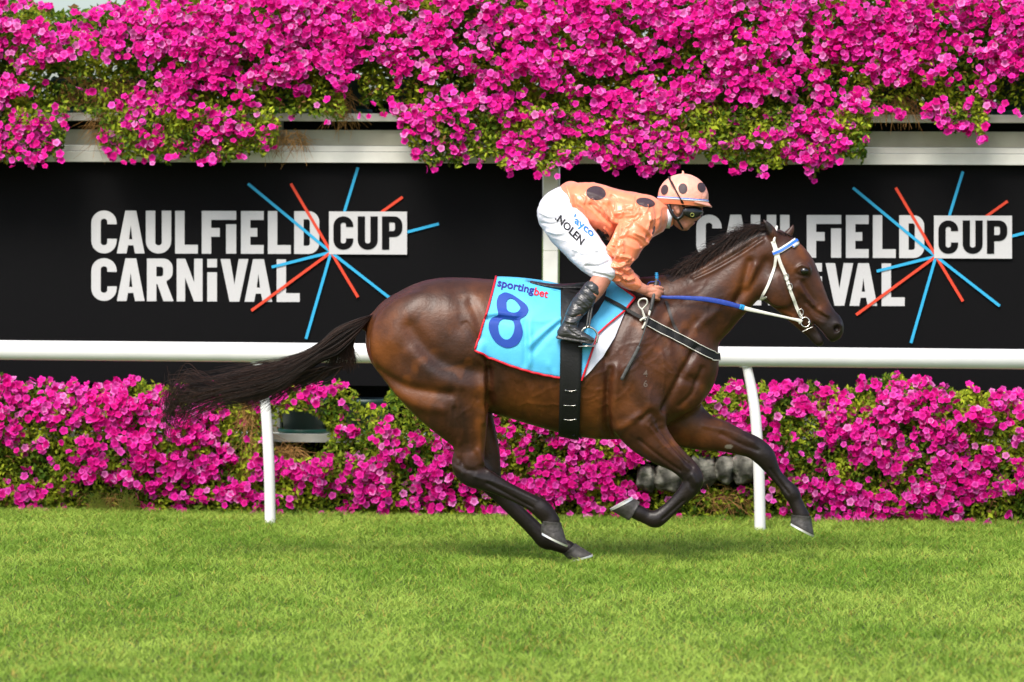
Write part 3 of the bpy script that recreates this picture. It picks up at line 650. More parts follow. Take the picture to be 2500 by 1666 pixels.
# ================================================================== THE HORSE
def horse():
    lo = P(850, 1380, 0); hi = P(2085, 520, 0)
    Fd = Field((lo[0], -.40, lo[2]-.02), (hi[0], .40, hi[2]), .0072)
    K = .035
    Fd.chain(st([(1012, 828, 120, .215), (1070, 812, 131, .255), (1130, 817, 139, .265), (1190, 833, 151, .262), (1250, 850, 166, .272), (1310, 863, 171, .28), (1370, 879, 173, .278), (1440, 891, 178, .262), (1510, 888, 184, .235), (1570, 880, 168, .215), (1615, 882, 140, .20), (1642, 893, 102, .18)]), K)
    Fd.chain(st([(1500, 800, 112, .15), (1570, 800, 122, .16), (1640, 782, 112, .145), (1698, 757, 97, .118), (1745, 722, 85, .10), (1797, 678, 76, .088), (1842, 635, 66, .078), (1880, 610, 52, .07)]), .045)
    # head
    Fd.chain(st([(1893, 603, 42, .068), (1918, 630, 50, .088), (1938, 660, 54, .094), (1960, 705, 50, .078), (1985, 752, 43, .060), (2008, 782, 38, .052), (2024, 797, 36, .050), (2034, 808, 25, .045)]), .02)
    Fd.chain(st([(1878, 690, 46, .075), (1905, 700, 52, .082), (1925, 725, 44, .066), (1950, 765, 30, .045), (1972, 795, 22, .035)]), .025)
    Fd.chain(st([(1965, 790, 17, .030), (1983, 812, 16, .030), (1998, 829, 15, .032), (2000, 832, 14, .030)]), .008)
    Fd.chain(st([(2030, 815, 17, .034), (2032, 824, 11, .028)]), .012)
    # mouth gap
    Fd.chain(st([(1985, 790, 2.5, .06), (2004, 812, 4, .06), (2020, 838, 7, .06)]), .006, 'cut')
    for sy in (-1, 1):
        Fd.chain(st([(1960, 660, 20, .022, sy*.078)]), .015)                       # brow over the eye
        Fd.chain(st([(1905, 712, 38, .022, sy*.066)]), .03)                         # cheek
        Fd.chain(st([(1945, 700, 6, .014, sy*.078), (1990, 745, 5, .012, sy*.058), (2020, 770, 5, .012, sy*.05)]), .015)   # facial crest
        Fd.chain(st([(2044, 798, 13, .014, sy*.040)]), .012)
    Fd.chain(st([(2046, 801, 11, .014, -.060), (2043, 804, 8, .02, -.042)]), .006, 'cut')
    Fd.chain(st([(2047, 800, 9, .012, .060)]), .006, 'cut')
    # ears
    Fd.chain(st([(1894, 588, 13, .022, -.050), (1884, 566, 12, .020, -.062), (1873, 549, 8, .014, -.066), (1864, 538, 3.2, .006, -.066)]), .012)
    Fd.chain(st([(1884, 563, 5, .012, -.088), (1872, 547, 3, .006, -.084)]), .006, 'cut')
    Fd.chain(st([(1915, 583, 13, .022, .050), (1930, 565, 9, .016, .06), (1937, 550, 3.2, .006, .062)]), .012)
    # near fore
    yf = -.125
    Fd.chain(st([(1530, 930, 85, .09, -.15), (1552, 1000, 74, .088, -.145), (1573, 1052, 56, .078, yf), (1610, 1093, 41, .064, yf), (1650, 1123, 30, .048, yf), (1680, 1149, 27, .043, yf), (1692, 1172, 26, .044, yf), (1682, 1195, 23, .036, yf), (1660, 1218, 18.5, .028, yf), (1636, 1242, 18, .028, yf), (1612, 1262, 20, .034, yf), (1599, 1268, 21.5, .037, yf), (1580, 1263, 18, .030, yf), (1562, 1254, 19, .034, yf), (1550, 1248, 19, .036, yf)]), .03)
    yF = .125
    Fd.chain(st([(1600, 960, 90, .09, .12), (1655, 1020, 66, .085, yF), (1710, 1052, 47, .07, yF), (1762, 1065, 38, .058, yF), (1805, 1080, 31, .05, yF), (1840, 1093, 28, .046, yF), (1864, 1112, 27, .046, yF), (1879, 1135, 21, .036, yF), (1893, 1158, 16, .027, yF), (1914, 1182, 16, .027, yF), (1932, 1204, 20.5, .036, yF), (1941, 1222, 17, .03, yF), (1951, 1245, 18, .033, yF), (1956, 1258, 20, .036, yF)]), .03)
    # hind
    yh = -.12
    Fd.chain(st([(1028, 840, 126, .12, -.13), (1068, 905, 116, .118, -.145), (1097, 962, 96, .105, -.145), (1122, 1016, 69, .085, -.135), (1141, 1062, 46, .064, yh), (1146, 1100, 38, .05, yh), (1143, 1135, 40, .048, yh), (1155, 1160, 31, .045, yh), (1190, 1174, 26, .036, yh), (1230, 1194, 21, .030, yh), (1270, 1213, 19.5, .029, yh), (1303, 1230, 21, .034, yh), (1324, 1245, 24, .039, yh), (1338, 1261, 22, .034, yh), (1345, 1274, 23, .036, yh)]), .03)
    Fd.chain(st([(1148, 872, 60, .05, -.205), (1160, 930, 40, .03, -.19)]), .05)      # stifle
    yH = .12
    Fd.chain(st([(1050, 860, 110, .11, .12), (1110, 950, 80, .10, .13), (1152, 1020, 52, .075, yH), (1180, 1070, 34, .055, yH), (1190, 1110, 31, .046, yH), (1188, 1148, 35, .046, yH), (1200, 1182, 27, .038, yH), (1225, 1212, 21, .030, yH), (1255, 1243, 19.5, .029, yH), (1290, 1277, 19.5, .029, yH), (1315, 1302, 21, .034, yH), (1332, 1318, 23, .038, yH), (1352, 1327, 18, .031, yH), (1375, 1334, 18, .034, yH), (1387, 1338, 18, .036, yH)]), .03)
    Fd.chain(st([(1640, 940, 60, .06, -.09), (1668, 960, 45, .05, -.08)]), .05)        # breast
    Fd.chain(st([(1640, 940, 60, .06, .09), (1668, 960, 45, .05, .08)]), .05)
    # dock of the tail
    Fd.chain(st([(935, 780, 20, .04), (910, 783, 15, .03), (893, 795, 11, .022), (880, 799, 6, .012)]), .02)
    pts, q = Fd.surface(); pts = relax(pts, q, 2)
    body_lines = [
        ([(1000, 800), (1035, 850), (1080, 885), (1150, 903), (1178, 905)], 20, -.012), ([(1010, 860), (1060, 915), (1120, 940), (1175, 945)], 22, .008),
        ([(920, 910), (990, 945), (1060, 958), (1100, 962)], 13, -.012), ([(925, 930), (1010, 985), (1080, 1000)], 14, .008),
        ([(1150, 735), (1170, 790), (1172, 830)], 13, -.007), ([(1130, 790), (1165, 835)], 4, -.004), ([(1138, 786), (1172, 828)], 3, -.004),
        ([(1176, 840), (1170, 870), (1183, 893)], 8, .010), ([(1189, 880), (1192, 930), (1191, 990)], 7, -.014),
        ([(1130, 960), (1142, 1040), (1150, 1100)], 9, -.006), ([(1168, 985), (1172, 1060), (1172, 1130)], 7, .005), ([(1122, 1080), (1120, 1130)], 5, .004),
        ([(1492, 900), (1484, 960), (1484, 1020), (1492, 1066)], 6, -.012), ([(1505, 900), (1502, 980), (1506, 1040)], 12, .010), ([(1196, 905), (1198, 960), (1196, 1000)], 9, -.010), ([(1180, 905), (1180, 960), (1180, 1030)], 7, .008), ([(1110, 1000), (1130, 1090), (1128, 1130)], 6, -.005), ([(1040, 700), (1000, 760), (960, 830)], 26, .006), ([(1110, 700), (1130, 760), (1120, 800)], 20, -.005),
        # shoulder / forehand
        ([(1478, 870), (1482, 960), (1480, 1040), (1500, 1075)], 9, -.012), ([(1560, 1015), (1500, 1060)], 10, .006),
        ([(1530, 760), (1500, 830), (1490, 880)], 12, -.008), ([(1600, 770), (1560, 850), (1545, 910), (1590, 990)], 22, .010),
        ([(1640, 800), (1655, 870), (1665, 920), (1700, 930)], 12, -.008), ([(1700, 850), (1650, 940), (1620, 1000)], 8, -.012), ([(1715, 900), (1690, 960), (1660, 990)], 6, -.006),
        ([(1565, 1025), (1590, 1008), (1608, 1030)], 8, -.008), ([(1605, 1035), (1640, 1085), (1690, 1140)], 4.5, -.006), ([(1583, 1040), (1625, 1090), (1680, 1145)], 4.5, .005), ([(1560, 1075), (1610, 1115), (1660, 1150)], 4, -.006),
        ([(1460, 790), (1440, 850), (1430, 930)], 12, .004), ([(1230, 930), (1250, 990)], 8, .003), ([(1265, 940), (1280, 1000)], 8, -.003), ([(1300, 950), (1310, 1010)], 8, .003),
        # neck
        ([(1830, 640), (1815, 700), (1800, 740)], 10, -.012), ([(1870, 640), (1840, 690), (1800, 735)], 12, -.010), ([(1845, 650), (1825, 700)], 9, .008), ([(1692, 675), (1740, 650), (1800, 615), (1860, 578)], 4, -.008), ([(1695, 683), (1745, 660), (1805, 625), (1862, 588)], 4, .005),
        ([(1640, 740), (1600, 800), (1620, 850)], 14, -.007), ([(1700, 790), (1670, 830), (1690, 870)], 12, -.006), ([(1750, 760), (1700, 800)], 10, .006), ([(1820, 600), (1740, 680), (1660, 740)], 18, -.005),
        # head
        ([(1943, 667), (1955, 673), (1972, 674)], 3, -.005), ([(1945, 655), (1958, 648), (1974, 654)], 3, .006), ([(1950, 690), (1965, 720), (1985, 745)], 4, .005), ([(1960, 690), (1978, 720), (1998, 750)], 5, -.005),
        ([(1970, 740), (1990, 760), (2015, 775)], 3, -.004), ([(1968, 748), (1985, 775), (2010, 790)], 3, .004), ([(1900, 650), (1915, 700), (1935, 750)], 7, -.004), ([(1985, 790), (2004, 812), (2012, 825)], 3, -.004), ([(1890, 755), (1930, 770), (1955, 790)], 4, .003),
        # cannons
        ([(1190, 1180), (1240, 1207), (1300, 1240)], 3.5, -.006), ([(1160, 1165), (1230, 1186), (1310, 1222)], 4, .003), ([(1120, 1120), (1135, 1145), (1160, 1150)], 5, -.005), ([(1165, 1100), (1178, 1130), (1195, 1150)], 5, .005), ([(1110, 1140), (1130, 1155)], 6, .004),
        ([(1670, 1222), (1640, 1248), (1618, 1268)], 3, -.005), ([(1690, 1160), (1700, 1180)], 5, .005), ([(1680, 1175), (1690, 1195)], 4, -.004),
        ([(1880, 1145), (1905, 1180), (1925, 1205)], 3, -.005), ([(1760, 1060), (1810, 1085), (1850, 1100)], 5, -.005), ([(1720, 1040), (1790, 1055), (1840, 1080)], 6, .004)]
    rv = random.Random(4)
    def vein(x, y, a, L_, sg, dp, bend=.5):
        out = [(x, y)]
        for _ in range(5): a += rv.uniform(-bend, bend); x += math.cos(a)*L_/5; y += math.sin(a)*L_/5; out.append((x, y))
        body_lines.append((out, sg*1.15, dp*.62))
    for _ in range(9): vein(rv.uniform(1590, 1680), rv.uniform(770, 940), rv.uniform(.8, 2.2), rv.uniform(50, 110), 2.6, rv.uniform(.0018, .0032))
    for _ in range(10): vein(rv.uniform(1500, 1600), rv.uniform(830, 1010), rv.uniform(1.0, 2.6), rv.uniform(40, 110), 3, rv.uniform(.0015, .003))
    for _ in range(9): vein(rv.uniform(1230, 1460), rv.uniform(930, 1000), rv.uniform(-.3, .5), rv.uniform(50, 120), 3, rv.uniform(.0015, .003))
    for _ in range(8): vein(rv.uniform(1080, 1160), rv.uniform(960, 1080), rv.uniform(1.1, 1.9), rv.uniform(40, 90), 2.6, rv.uniform(.0015, .003))
    for _ in range(7): vein(rv.uniform(1930, 1995), rv.uniform(690, 760), rv.uniform(.6, 1.4), rv.uniform(20, 45), 1.6, rv.uniform(.0012, .002))
    for _ in range(6): vein(rv.uniform(1700, 1810), rv.uniform(680, 760), rv.uniform(1.6, 2.6), rv.uniform(40, 90), 3, rv.uniform(.0015, .0025))
    for _ in range(14): vein(rv.uniform(1225, 1300), rv.uniform(905, 940), rv.uniform(1.3, 1.8), rv.uniform(15, 40), 2.2, -rv.uniform(.0012, .002), .2)
    for a in range(6): body_lines.append(([(1240+a*26, 900), (1262+a*28, 1010-a*2)], 9, -.0035))
    for a in range(4): body_lines.append(([(1590+a*9, 1040+a*4), (1625+a*9, 1085+a*3), (1660+a*7, 1128-a)], 3, .0028 if a % 2 else -.0035))
    pts = carve(pts, q, body_lines, -1)
    pts = relax(pts, q, 1, .4)
    x, y = to_px(pts); n = len(pts); vn = vnormals(pts, q)
    # coat colour: bay with black points, some shade painted in
    brown = np.array([.057, .0190, .0078]); dark = np.array([.026, .0125, .0085]); tan = np.array([.185, .056, .010]); blk = np.array([.0100, .0068, .0062])
    nzv = vnoise(x/60, y/60, 1, 40)*.6+vnoise(x/22, y/22, 1, 41)*.4
    col = np.tile(brown, (n, 1))
    def blend(c, w):
        nonlocal col; w = np.clip(w, 0, 1)[:, None]; col = col*(1-w)+np.array(c)*w
    G = lambda cx, cy, sx, sy: np.exp(-(((x-cx)/sx)**2+((y-cy)/sy)**2))
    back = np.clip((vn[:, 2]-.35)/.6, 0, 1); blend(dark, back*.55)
    leg0 = np.clip((y-1085)/70, 0, 1)
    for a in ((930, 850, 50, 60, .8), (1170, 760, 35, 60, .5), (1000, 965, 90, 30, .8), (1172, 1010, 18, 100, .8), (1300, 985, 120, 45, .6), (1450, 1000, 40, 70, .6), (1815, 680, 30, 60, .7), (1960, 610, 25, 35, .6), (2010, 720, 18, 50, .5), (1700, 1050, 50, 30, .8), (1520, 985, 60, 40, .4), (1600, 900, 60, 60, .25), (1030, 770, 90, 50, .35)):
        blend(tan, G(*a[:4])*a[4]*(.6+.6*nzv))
    blend(dark, G(1095, 905, 95, 34)*.85); blend(dark, G(1120, 1000, 30, 60)*.6); blend(dark, G(1480, 950, 14, 90)*.5); blend(dark, G(1215, 940, 16, 60)*.6); blend(dark, G(1105, 840, 60, 60)*.35); blend(blk, np.clip((nzv-.62)*3, 0, .35)); blend(tan, np.clip((.34-nzv)*3, 0, .35)*(leg0 < .1))  # dark thigh and crease patches put shade into the coat; rest is mottling
    blend(np.array([.22, .19, .15]), (np.hypot((x-1779)/9, (y-1091)/6) < 1)*.8); blend(np.array([.16, .15, .13]), (np.hypot(x-1127, y-1157) < 3)*.8)
    leg = np.clip((y-1085-25*nzv)/70, 0, 1)*((x < 1400)+0.)+np.clip((y-1100)/60, 0, 1)*((x >= 1400) & (x < 1740))+np.clip((x-1780)/70, 0, 1)*((x > 1740) & (y > 980))
    blend(blk, leg*.97)
    blend(blk*1.3, np.clip((x-1975)/60+(y-775)/50, 0, 1)*(x > 1900)*(y < 900)*.9)         # muzzle
    blend(blk, G(1965, 664, 20, 16)*.8); blend(dark, G(1985, 720, 12, 40)*.6)
    blend(blk, np.clip((590-y)/40, 0, 1)*(x > 1850)*(x < 1885)*.8)
    blend(blk, ((seg_dist(x, y, [(1640, 672), (1700, 640), (1760, 600), (1830, 568), (1870, 560)]) < 16)+0.)*.9)
    blend(np.array([.10, .055, .035]), (seg_dist(x, y, [(1692, 675), (1740, 650), (1800, 615), (1860, 578)]) < 5)*.25)
    root = empty('horse', (0, 0, 0), 'dark bay racehorse galloping right in front of the rail, black tail streaming', 'horse')
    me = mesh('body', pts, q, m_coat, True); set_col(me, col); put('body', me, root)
    return root, pts, q
horse_o, HP, HQ = horse()
HB = bvh_of(HP, HQ)
# hooves with shoes
def hoof(toe, heel, cf, cb, Y, parent, w=.060):
    toe, heel, cf, cb = [P(a[0], a[1], Y) for a in (toe, heel, cf, cb)]
    n = 28; rings = []
    for t, g_ in ((-.06, .93), (0, 1.06), (.04, 1.0), (.35, 1), (.7, 1), (.97, 1), (1, .985)):
        f_ = cf+(toe-cf)*t; b_ = cb+(heel-cb)*t; c = (f_+b_)/2; a = (f_-b_)/2
        ww = (w*.74+(w-w*.74)*max(t, 0))
        ring = []
        for j in range(n):
            th = 2*math.pi*j/n; cc = math.cos(th); ring.append(c+a*cc*g_+np.array([0, 1.0, 0])*ww*math.sin(th)*g_*(1 if cc > -.3 else 1-.25*(-.3-cc)))
        rings.append(ring)
    v = [p for r in rings for p in r]; f = []
    for i in range(len(rings)-1):
        for j in range(n): f.append((i*n+j, i*n+(j+1) % n, (i+1)*n+(j+1) % n, (i+1)*n+j))
    f.append(tuple(range(n))); f.append(tuple((len(rings)-1)*n+j for j in range(n)))
    h = put('hoof', mesh('hoof', v, f, m_hoof, True), parent)
    # shoe: U-shaped plate under the sole
    c = (toe+heel)/2; a = (toe-heel)/2; nrm = np.cross(a/np.linalg.norm(a), [0, 1.0, 0]); out = c-(cf+cb)/2; nrm = nrm*(1 if nrm@out > 0 else -1)
    v = []; f = []; th = np.linspace(-150, 150, 26)
    for t in th:
        t = math.radians(t)
        for s_, hh in ((1.03, 0.0005), (1.03, .011), (.66, .011), (.66, 0.0005)): v.append(c+a*math.cos(t)*s_+np.array([0, 1.0, 0])*w*math.sin(t)*s_+nrm*hh)
    for i in range(25):
        for j in range(4): f.append((i*4+j, i*4+(j+1) % 4, (i+1)*4+(j+1) % 4, (i+1)*4+j))
    f.append((0, 1, 2, 3)); f.append((100, 103, 102, 101))
    put('horseshoe', mesh('horseshoe', v, f, m_shoe), h)
hoof((1492, 1247), (1549, 1217), (1533, 1270), (1562, 1226), -.125, horse_o)
hoof((1987, 1307), (1930, 1277), (1980, 1262), (1932, 1258), .125, horse_o)
hoof((1386, 1331), (1321, 1299), (1370, 1278), (1322, 1272), -.12, horse_o)
hoof((1446, 1353), (1390, 1368), (1406, 1328), (1376, 1354), .12, horse_o)
# eyes
for sy in (-1, 1):
    p = P(1964, 662, sy*.098) if sy < 0 else P(1964, 662, .098)
    bm = bmesh.new(); bmesh.ops.create_uvsphere(bm, u_segments=20, v_segments=14, radius=.020); me = bpy.data.meshes.new('eye'); bm.to_mesh(me); bm.free()
    me.transform(Matrix.Diagonal((1.1, .55, .85, 1))); me.transform(Matrix.Translation(Vector(p)))
    me.polygons.foreach_set('use_smooth', np.ones(len(me.polygons), dtype=bool)); me.materials.append(m_eye); put('eye', me, horse_o)
# tail
def hair_obj(name, curves, r0, r1, parent, seed=0):
    v, f = strands(curves, r0, r1); me = mesh(name, v, f, m_hair, True); m, k, _ = np.asarray(curves).shape
    t = np.random.default_rng(seed).random(m)[:, None]**2; c = np.array([.009, .0068, .0062])*(1-t)+np.array([.075, .034, .022])*t
    set_col(me, np.repeat(c, k*3, axis=0)); return put(name, me, parent)
def tail():
    Ug = smooth_path([(912, 768, 0), (872, 779, 0), (818, 803, 0), (780, 838, 0), (728, 868, 0), (676, 886, 0), (589, 906, 0), (519, 924, 0), (408, 938, 0)], 6)[:, :2]
    Lg = smooth_path([(896, 788, 0), (862, 830, 0), (822, 868, 0), (778, 884, 0), (728, 918, 0), (676, 955, 0), (610, 978, 0), (530, 992, 0), (425, 1040, 0)], 6)[:, :2]
    K = 22; cs = []
    for i in range(2900):
        u = random.random(); u = u if random.random() < .5 else .5+(u-.5)*.8
        ln = random.choice([random.uniform(.45, .85), random.uniform(.7, 1.0)]); tt = np.linspace(0, ln, K)
        idx = tt*(len(Ug)-1)
        lerp = lambda G: np.stack([np.interp(idx, np.arange(len(G)), G[:, j]) for j in (0, 1)], 1)
        lump = round(u*7)/7; cr = u+(lump-u)*.75*np.clip(tt*1.4-.3, 0, 1)+random.gauss(0, .10)*np.clip((tt-.3)*2, 0, 1)+.10*math.sin(random.uniform(0, 6))*np.sin(tt*random.uniform(4, 10)+random.uniform(0, 6))*tt
        p2 = lerp(Ug)*(1-cr[:, None])+lerp(Lg)*cr[:, None]
        p2[:, 1] += random.gauss(0, 9)*tt**2*1.2
        y = random.gauss(0, .028)*(1+tt*1.6)+random.gauss(0, .03)*tt
        root = np.exp(-tt*14); y = y*(1-root*.5)
        cs.append([P(a, b, c) for (a, b), c in zip(p2, y)])
    # shorter hair falling from the dock
    for i in range(900):
        x0 = random.uniform(858, 882); e = (random.uniform(795, 868)+random.gauss(0, 7), random.uniform(866, 912)+random.gauss(0, 6)); m_ = (min((x0+e[0])/2-10+random.uniform(-12, 6), 862), random.uniform(828, 858)); y = random.gauss(0, .025)
        q = smooth_path([(x0, 785, 0), (*m_, 0), (*e, 0)], 11)[:K]
        q = np.vstack([q]+[q[-1:]+0.0]*(K-len(q))) if len(q) < K else q
        cs.append([P(a[0], a[1]+j*.001, y) for j, a in enumerate(q)])
    # strays
    for i in range(110):
        s = random.uniform(0, 1); p = [(840-60*s, 895, 0), (800-70*s+random.uniform(-10, 10), 915+random.uniform(-8, 18), 0), (730-80*s, 945+random.uniform(-12, 20), 0), (680-90*s, 985+random.uniform(-10, 25), 0)]
        q = smooth_path(p, 7)[:K]; y = random.gauss(0, .04); cs.append([P(a[0], a[1], y) for a in q])
    for i in range(240):
        s = random.uniform(0, 1); p = [(560-60*s, 950, 0), (490-50*s, 955+random.gauss(0, 25), 0), (450-50*s, 985+random.gauss(0, 35), 0), (415-40*s*random.random(), 1000+random.gauss(0, 40), 0)]
        q = smooth_path(p, 7)[:K]; y = random.gauss(0, .05); cs.append([P(a[0], a[1], y) for a in q])
    hair_obj('tail', np.array(cs), .0017, .0006, horse_o, 3)
tail()
def mane():
    cs = []; K = 10
    crest = smooth_path([(1640, 678, 0), (1690, 652, 0), (1740, 618, 0), (1800, 580, 0), (1850, 556, 0), (1890, 552, 0)], 10)[:, :2]
    for i in range(2600):
        t = random.random(); c = crest[int(t*(len(crest)-1))]; y0 = random.gauss(0, .012)
        L_ = random.uniform(35, 85)*(.75+.25*t); ang = random.uniform(.05, .65)+.15*(t < .5); dx, dy = -math.cos(ang), -math.sin(ang)*.9
        dr = random.uniform(25, 75); yy = random.gauss(0, .035); w1 = random.gauss(0, 4)
        cs.append([P(c[0]+dx*L_*s, c[1]+6+dy*L_*s+dr*s*s+w1*math.sin(s*5), y0+yy*s) for s in np.linspace(0, 1, K)])
    for i in range(350):                                       # forelock between the ears, swept back
        x0 = random.uniform(1893, 1935); y0 = random.gauss(0, .02); cs.append([P(x0-50*s-10*s*s, 568+(x0-1893)*.25-14*math.sin(s*2.2)+random.gauss(0, .4), y0) for s in np.linspace(0, 1, K)])
    hair_obj('mane', np.array(cs), .0016, .0006, horse_o, 5)
mane()
# freeze brand on the shoulder
for ch, cx, cy in (('4', 1577, 912), ('6', 1577, 937)):
    v, f = text_vf(ch, .25, .012); v2 = np.stack([cx-7+v[:, 0]*23, cy+8-v[:, 1]*23], 1); decal('brand_mark', v2, f, HB, .002, m_brand, horse_o)
# ================================================================== TACK
def strip_on(path, wid, off, bvh=None, n=40, thick=.003, wrap=None):
    """px path draped on the horse; wid px (scalar or list)"""
    bvh = bvh or HB
    p = smooth_path([(a[0], a[1], 0) for a in path], 8)[:, :2]; t = np.gradient(p, axis=0); t /= np.linalg.norm(t, axis=1)[:, None]; nr = np.stack([-t[:, 1], t[:, 0]], 1)
    w = np.interp(np.linspace(0, 1, len(p)), np.linspace(0, 1, np.size(wid)), np.atleast_1d(wid))
    cols = [project(p+nr*(w*s)[:, None], bvh, off) for s in (-.5, 0, .5)]
    return cols
def ribbon(name, cols, thick, mt, parent, extra=None, **kw):
    """cols: list of (k,3) columns across; closed slab of the given thickness towards the camera side"""
    k = len(cols[0]); m = len(cols); A = np.stack(cols, 1); t = np.gradient(A, axis=0)[:, m//2]; s = A[:, -1]-A[:, 0]
    nn = np.cross(t, s); nn /= np.linalg.norm(nn, axis=1)[:, None]+1e-9; nn *= np.where(nn[:, 1:2] > 0, -1, 1)
    B = A+nn[:, None, :]*thick; v = np.concatenate([A.reshape(-1, 3), B.reshape(-1, 3)]); o = k*m; f = []
    for i in range(k-1):
        for j in range(m-1):
            a = i*m+j; f.append((a, a+1, a+m+1, a+m)); f.append((o+a, o+a+m, o+a+m+1, o+a+1))
        f.append((i*m, i*m+m, o+i*m+m, o+i*m)); f.append((i*m+m-1, o+i*m+m-1, o+i*m+2*m-1, i*m+2*m-1))
    for j in range(m-1): f.append((j, o+j, o+j+1, j+1)); a = (k-1)*m+j; f.append((a, a+1, o+a+1, o+a))
    me = mesh(name, v, f, mt, False); bm = bmesh.new(); bm.from_mesh(me); bmesh.ops.recalc_face_normals(bm, faces=bm.faces[:]); bm.to_mesh(me); bm.free()
    return put(name, me, parent, **kw)
# saddle cloth -------------------------------------------------------------
def top_z(x):
    h = HB.ray_cast(Vector((x, 0, 3)), Vector((0, 0, -1)), 4); return h[0].z
# outline: rear edge bottom->top, front edge bottom->top, in px
rear = [(1211, 682), (1200, 722), (1188, 765), (1174, 810), (1160, 856)]
front = [(1500, 692), (1551, 728), (1527, 757), (1458, 816), (1421, 928)]
NU, NV = 64, 44
rearS = smooth_path([(a, b, 0) for a, b in rear], 11)[:, :2][:NV+1]; 
frontS = np.array([np.interp(np.linspace(0, 1, 45), [0, .22, .40, .62, 1], [q[k] for q in front]) for k in (0, 1)]).T
def cloth_px(u, v):
    r = np.array([np.interp(v, np.linspace(0, 1, len(rearS)), rearS[:, k]) for k in (0, 1)]); f_ = np.array([np.interp(v, np.linspace(0, 1, len(frontS)), frontS[:, k]) for k in (0, 1)])
    p = r*(1-u)+f_*u; sag = 4*u*(1-u); p[1] += sag*(v*14-(1-v)*2); return p
def wr(x, y):
    """folds in the cloth, metres"""
    h = 0
    for poly, sg, dp in (([(1370, 780), (1330, 810), (1290, 845)], 5, .007), ([(1365, 790), (1330, 825), (1300, 860)], 6, -.006), ([(1283, 790), (1284, 850), (1282, 890)], 5, -.006), ([(1290, 790), (1294, 850), (1292, 890)], 6, .006),
                         ([(1180, 780), (1215, 778), (1260, 785)], 6, -.006), ([(1190, 770), (1220, 766), (1260, 772)], 6, .005), ([(1370, 775), (1320, 785), (1295, 780)], 5, .004), ([(1340, 890), (1355, 915)], 5, .005),
                         ([(1470, 730), (1445, 790), (1425, 830)], 5, .005), ([(1500, 700), (1490, 735), (1530, 745)], 6, -.005), ([(1400, 700), (1450, 705)], 6, .003)):
        d = seg_dist(np.array([x]), np.array([y]), poly)[0]; h += dp*math.exp(-(d/sg)**2)
    return h
cloth_o = empty('saddle_cloth', P(1330, 720, 0), 'sky blue number cloth with red edging and a big 8 under the saddle', 'saddle cloth')
CU = [[None]*(NU+1) for _ in range(NV+1)]
G = np.zeros((NV+1, NU+1, 3)); G2 = np.zeros((NV+1, NU+1, 2))
for j in range(NV+1):
    for i in range(NU+1): G2[j, i] = cloth_px(i/NU, j/NV)
for i in range(NU+1):
    x0 = P(*G2[0, i], 0)[0]; G[0, i] = (x0, 0, top_z(x0)+.016)
    pr = project(G2[1:, i], HB, .014)
    for j in range(1, NV+1):
        px = G2[j, i]; pp = pr[j-1]; pp = pp+np.array([0, -1, 0])*(wr(*px)*2.3+.004*math.sin(px[0]*.03+1)*(j/NV)+.003*noise.noise(Vector((px[0]*.03, px[1]*.03, 0)))); G[j, i] = pp
# where rays slid past the back (top rows), keep them on an arc from the spine
for i in range(NU+1):
    for j in range(1, 5):
        if G[j, i][1] > -.01: G[j, i][1] = -.02*j
for _ in range(2): G[1:-1, 1:-1] = G[1:-1, 1:-1]*.6+.1*(G[:-2, 1:-1]+G[2:, 1:-1]+G[1:-1, :-2]+G[1:-1, 2:])
def grid_mesh(name, G, mt):
    a, b, _ = G.shape; v = G.reshape(-1, 3); f = []
    for j in range(a-1):
        for i in range(b-1): k = j*b+i; f.append((k, k+1, k+b+1, k+b))
    vn = vnormals(v, np.array(f)); vn *= np.where((vn*(v-v.mean(0)))[:, 1:].sum(1) > 0, 1, -1)[:, None]
    n = len(v); w = v-vn*.004; g_ = [tuple(n+k for k in q[::-1]) for q in f]
    rim = [j*b for j in range(a)]+[(a-1)*b+i for i in range(1, b)]+[j*b+b-1 for j in range(a-2, -1, -1)]+[i for i in range(b-2, 0, -1)]
    g_ += [(p, q, q+n, p+n) for p, q in zip(rim, rim[1:]+rim[:1])]
    me = mesh(name, np.vstack([v, w]), f+g_, mt, True); bm = bmesh.new(); bm.from_mesh(me); bmesh.ops.recalc_face_normals(bm, faces=bm.faces[:]); bm.to_mesh(me); bm.free(); return me
# both sides in one sheet: far side mirrored
full = np.concatenate([(G[::-1]*np.array([1, -1, 1]))[:-1], G], 0)
put('cloth', grid_mesh('cloth', full, m_cloth), cloth_o)
gf = []
for j in range(NV):
    for i in range(NU): k = j*(NU+1)+i; gf.append((k, k+1, k+NU+2, k+NU+1))
CB = bvh_of(G.reshape(-1, 3), gf)
edge = [G[j, 0] for j in range(NV+1)]+[G[NV, i] for i in range(1, NU+1)]+[G[j, NU] for j in range(NV-1, -1, -1)]
edge = [e+np.array([0, -.004, 0]) for e in edge]
v, f = tube(edge, .0062, 8); put('red_binding', mesh('red_binding', v, f, m_clothred, True), cloth_o)
v, f = tube([e*np.array([1, -1, 1]) for e in edge], .0062, 8); put('red_binding', mesh('red_binding', v, f, m_clothred, True), cloth_o)
# white front underlay
wp = [(1527, 757), (1424, 926), (1470, 880), (1500, 826), (1530, 762)]
vv, ff = shape_mesh('w', [[(1528, 756), (1460, 818), (1422, 926), (1442, 905), (1468, 874), (1500, 824), (1518, 780)]], 0, 14)
decal('white_corner', vv[:, :2], ff, HB, .011, m_clothwhite, cloth_o)
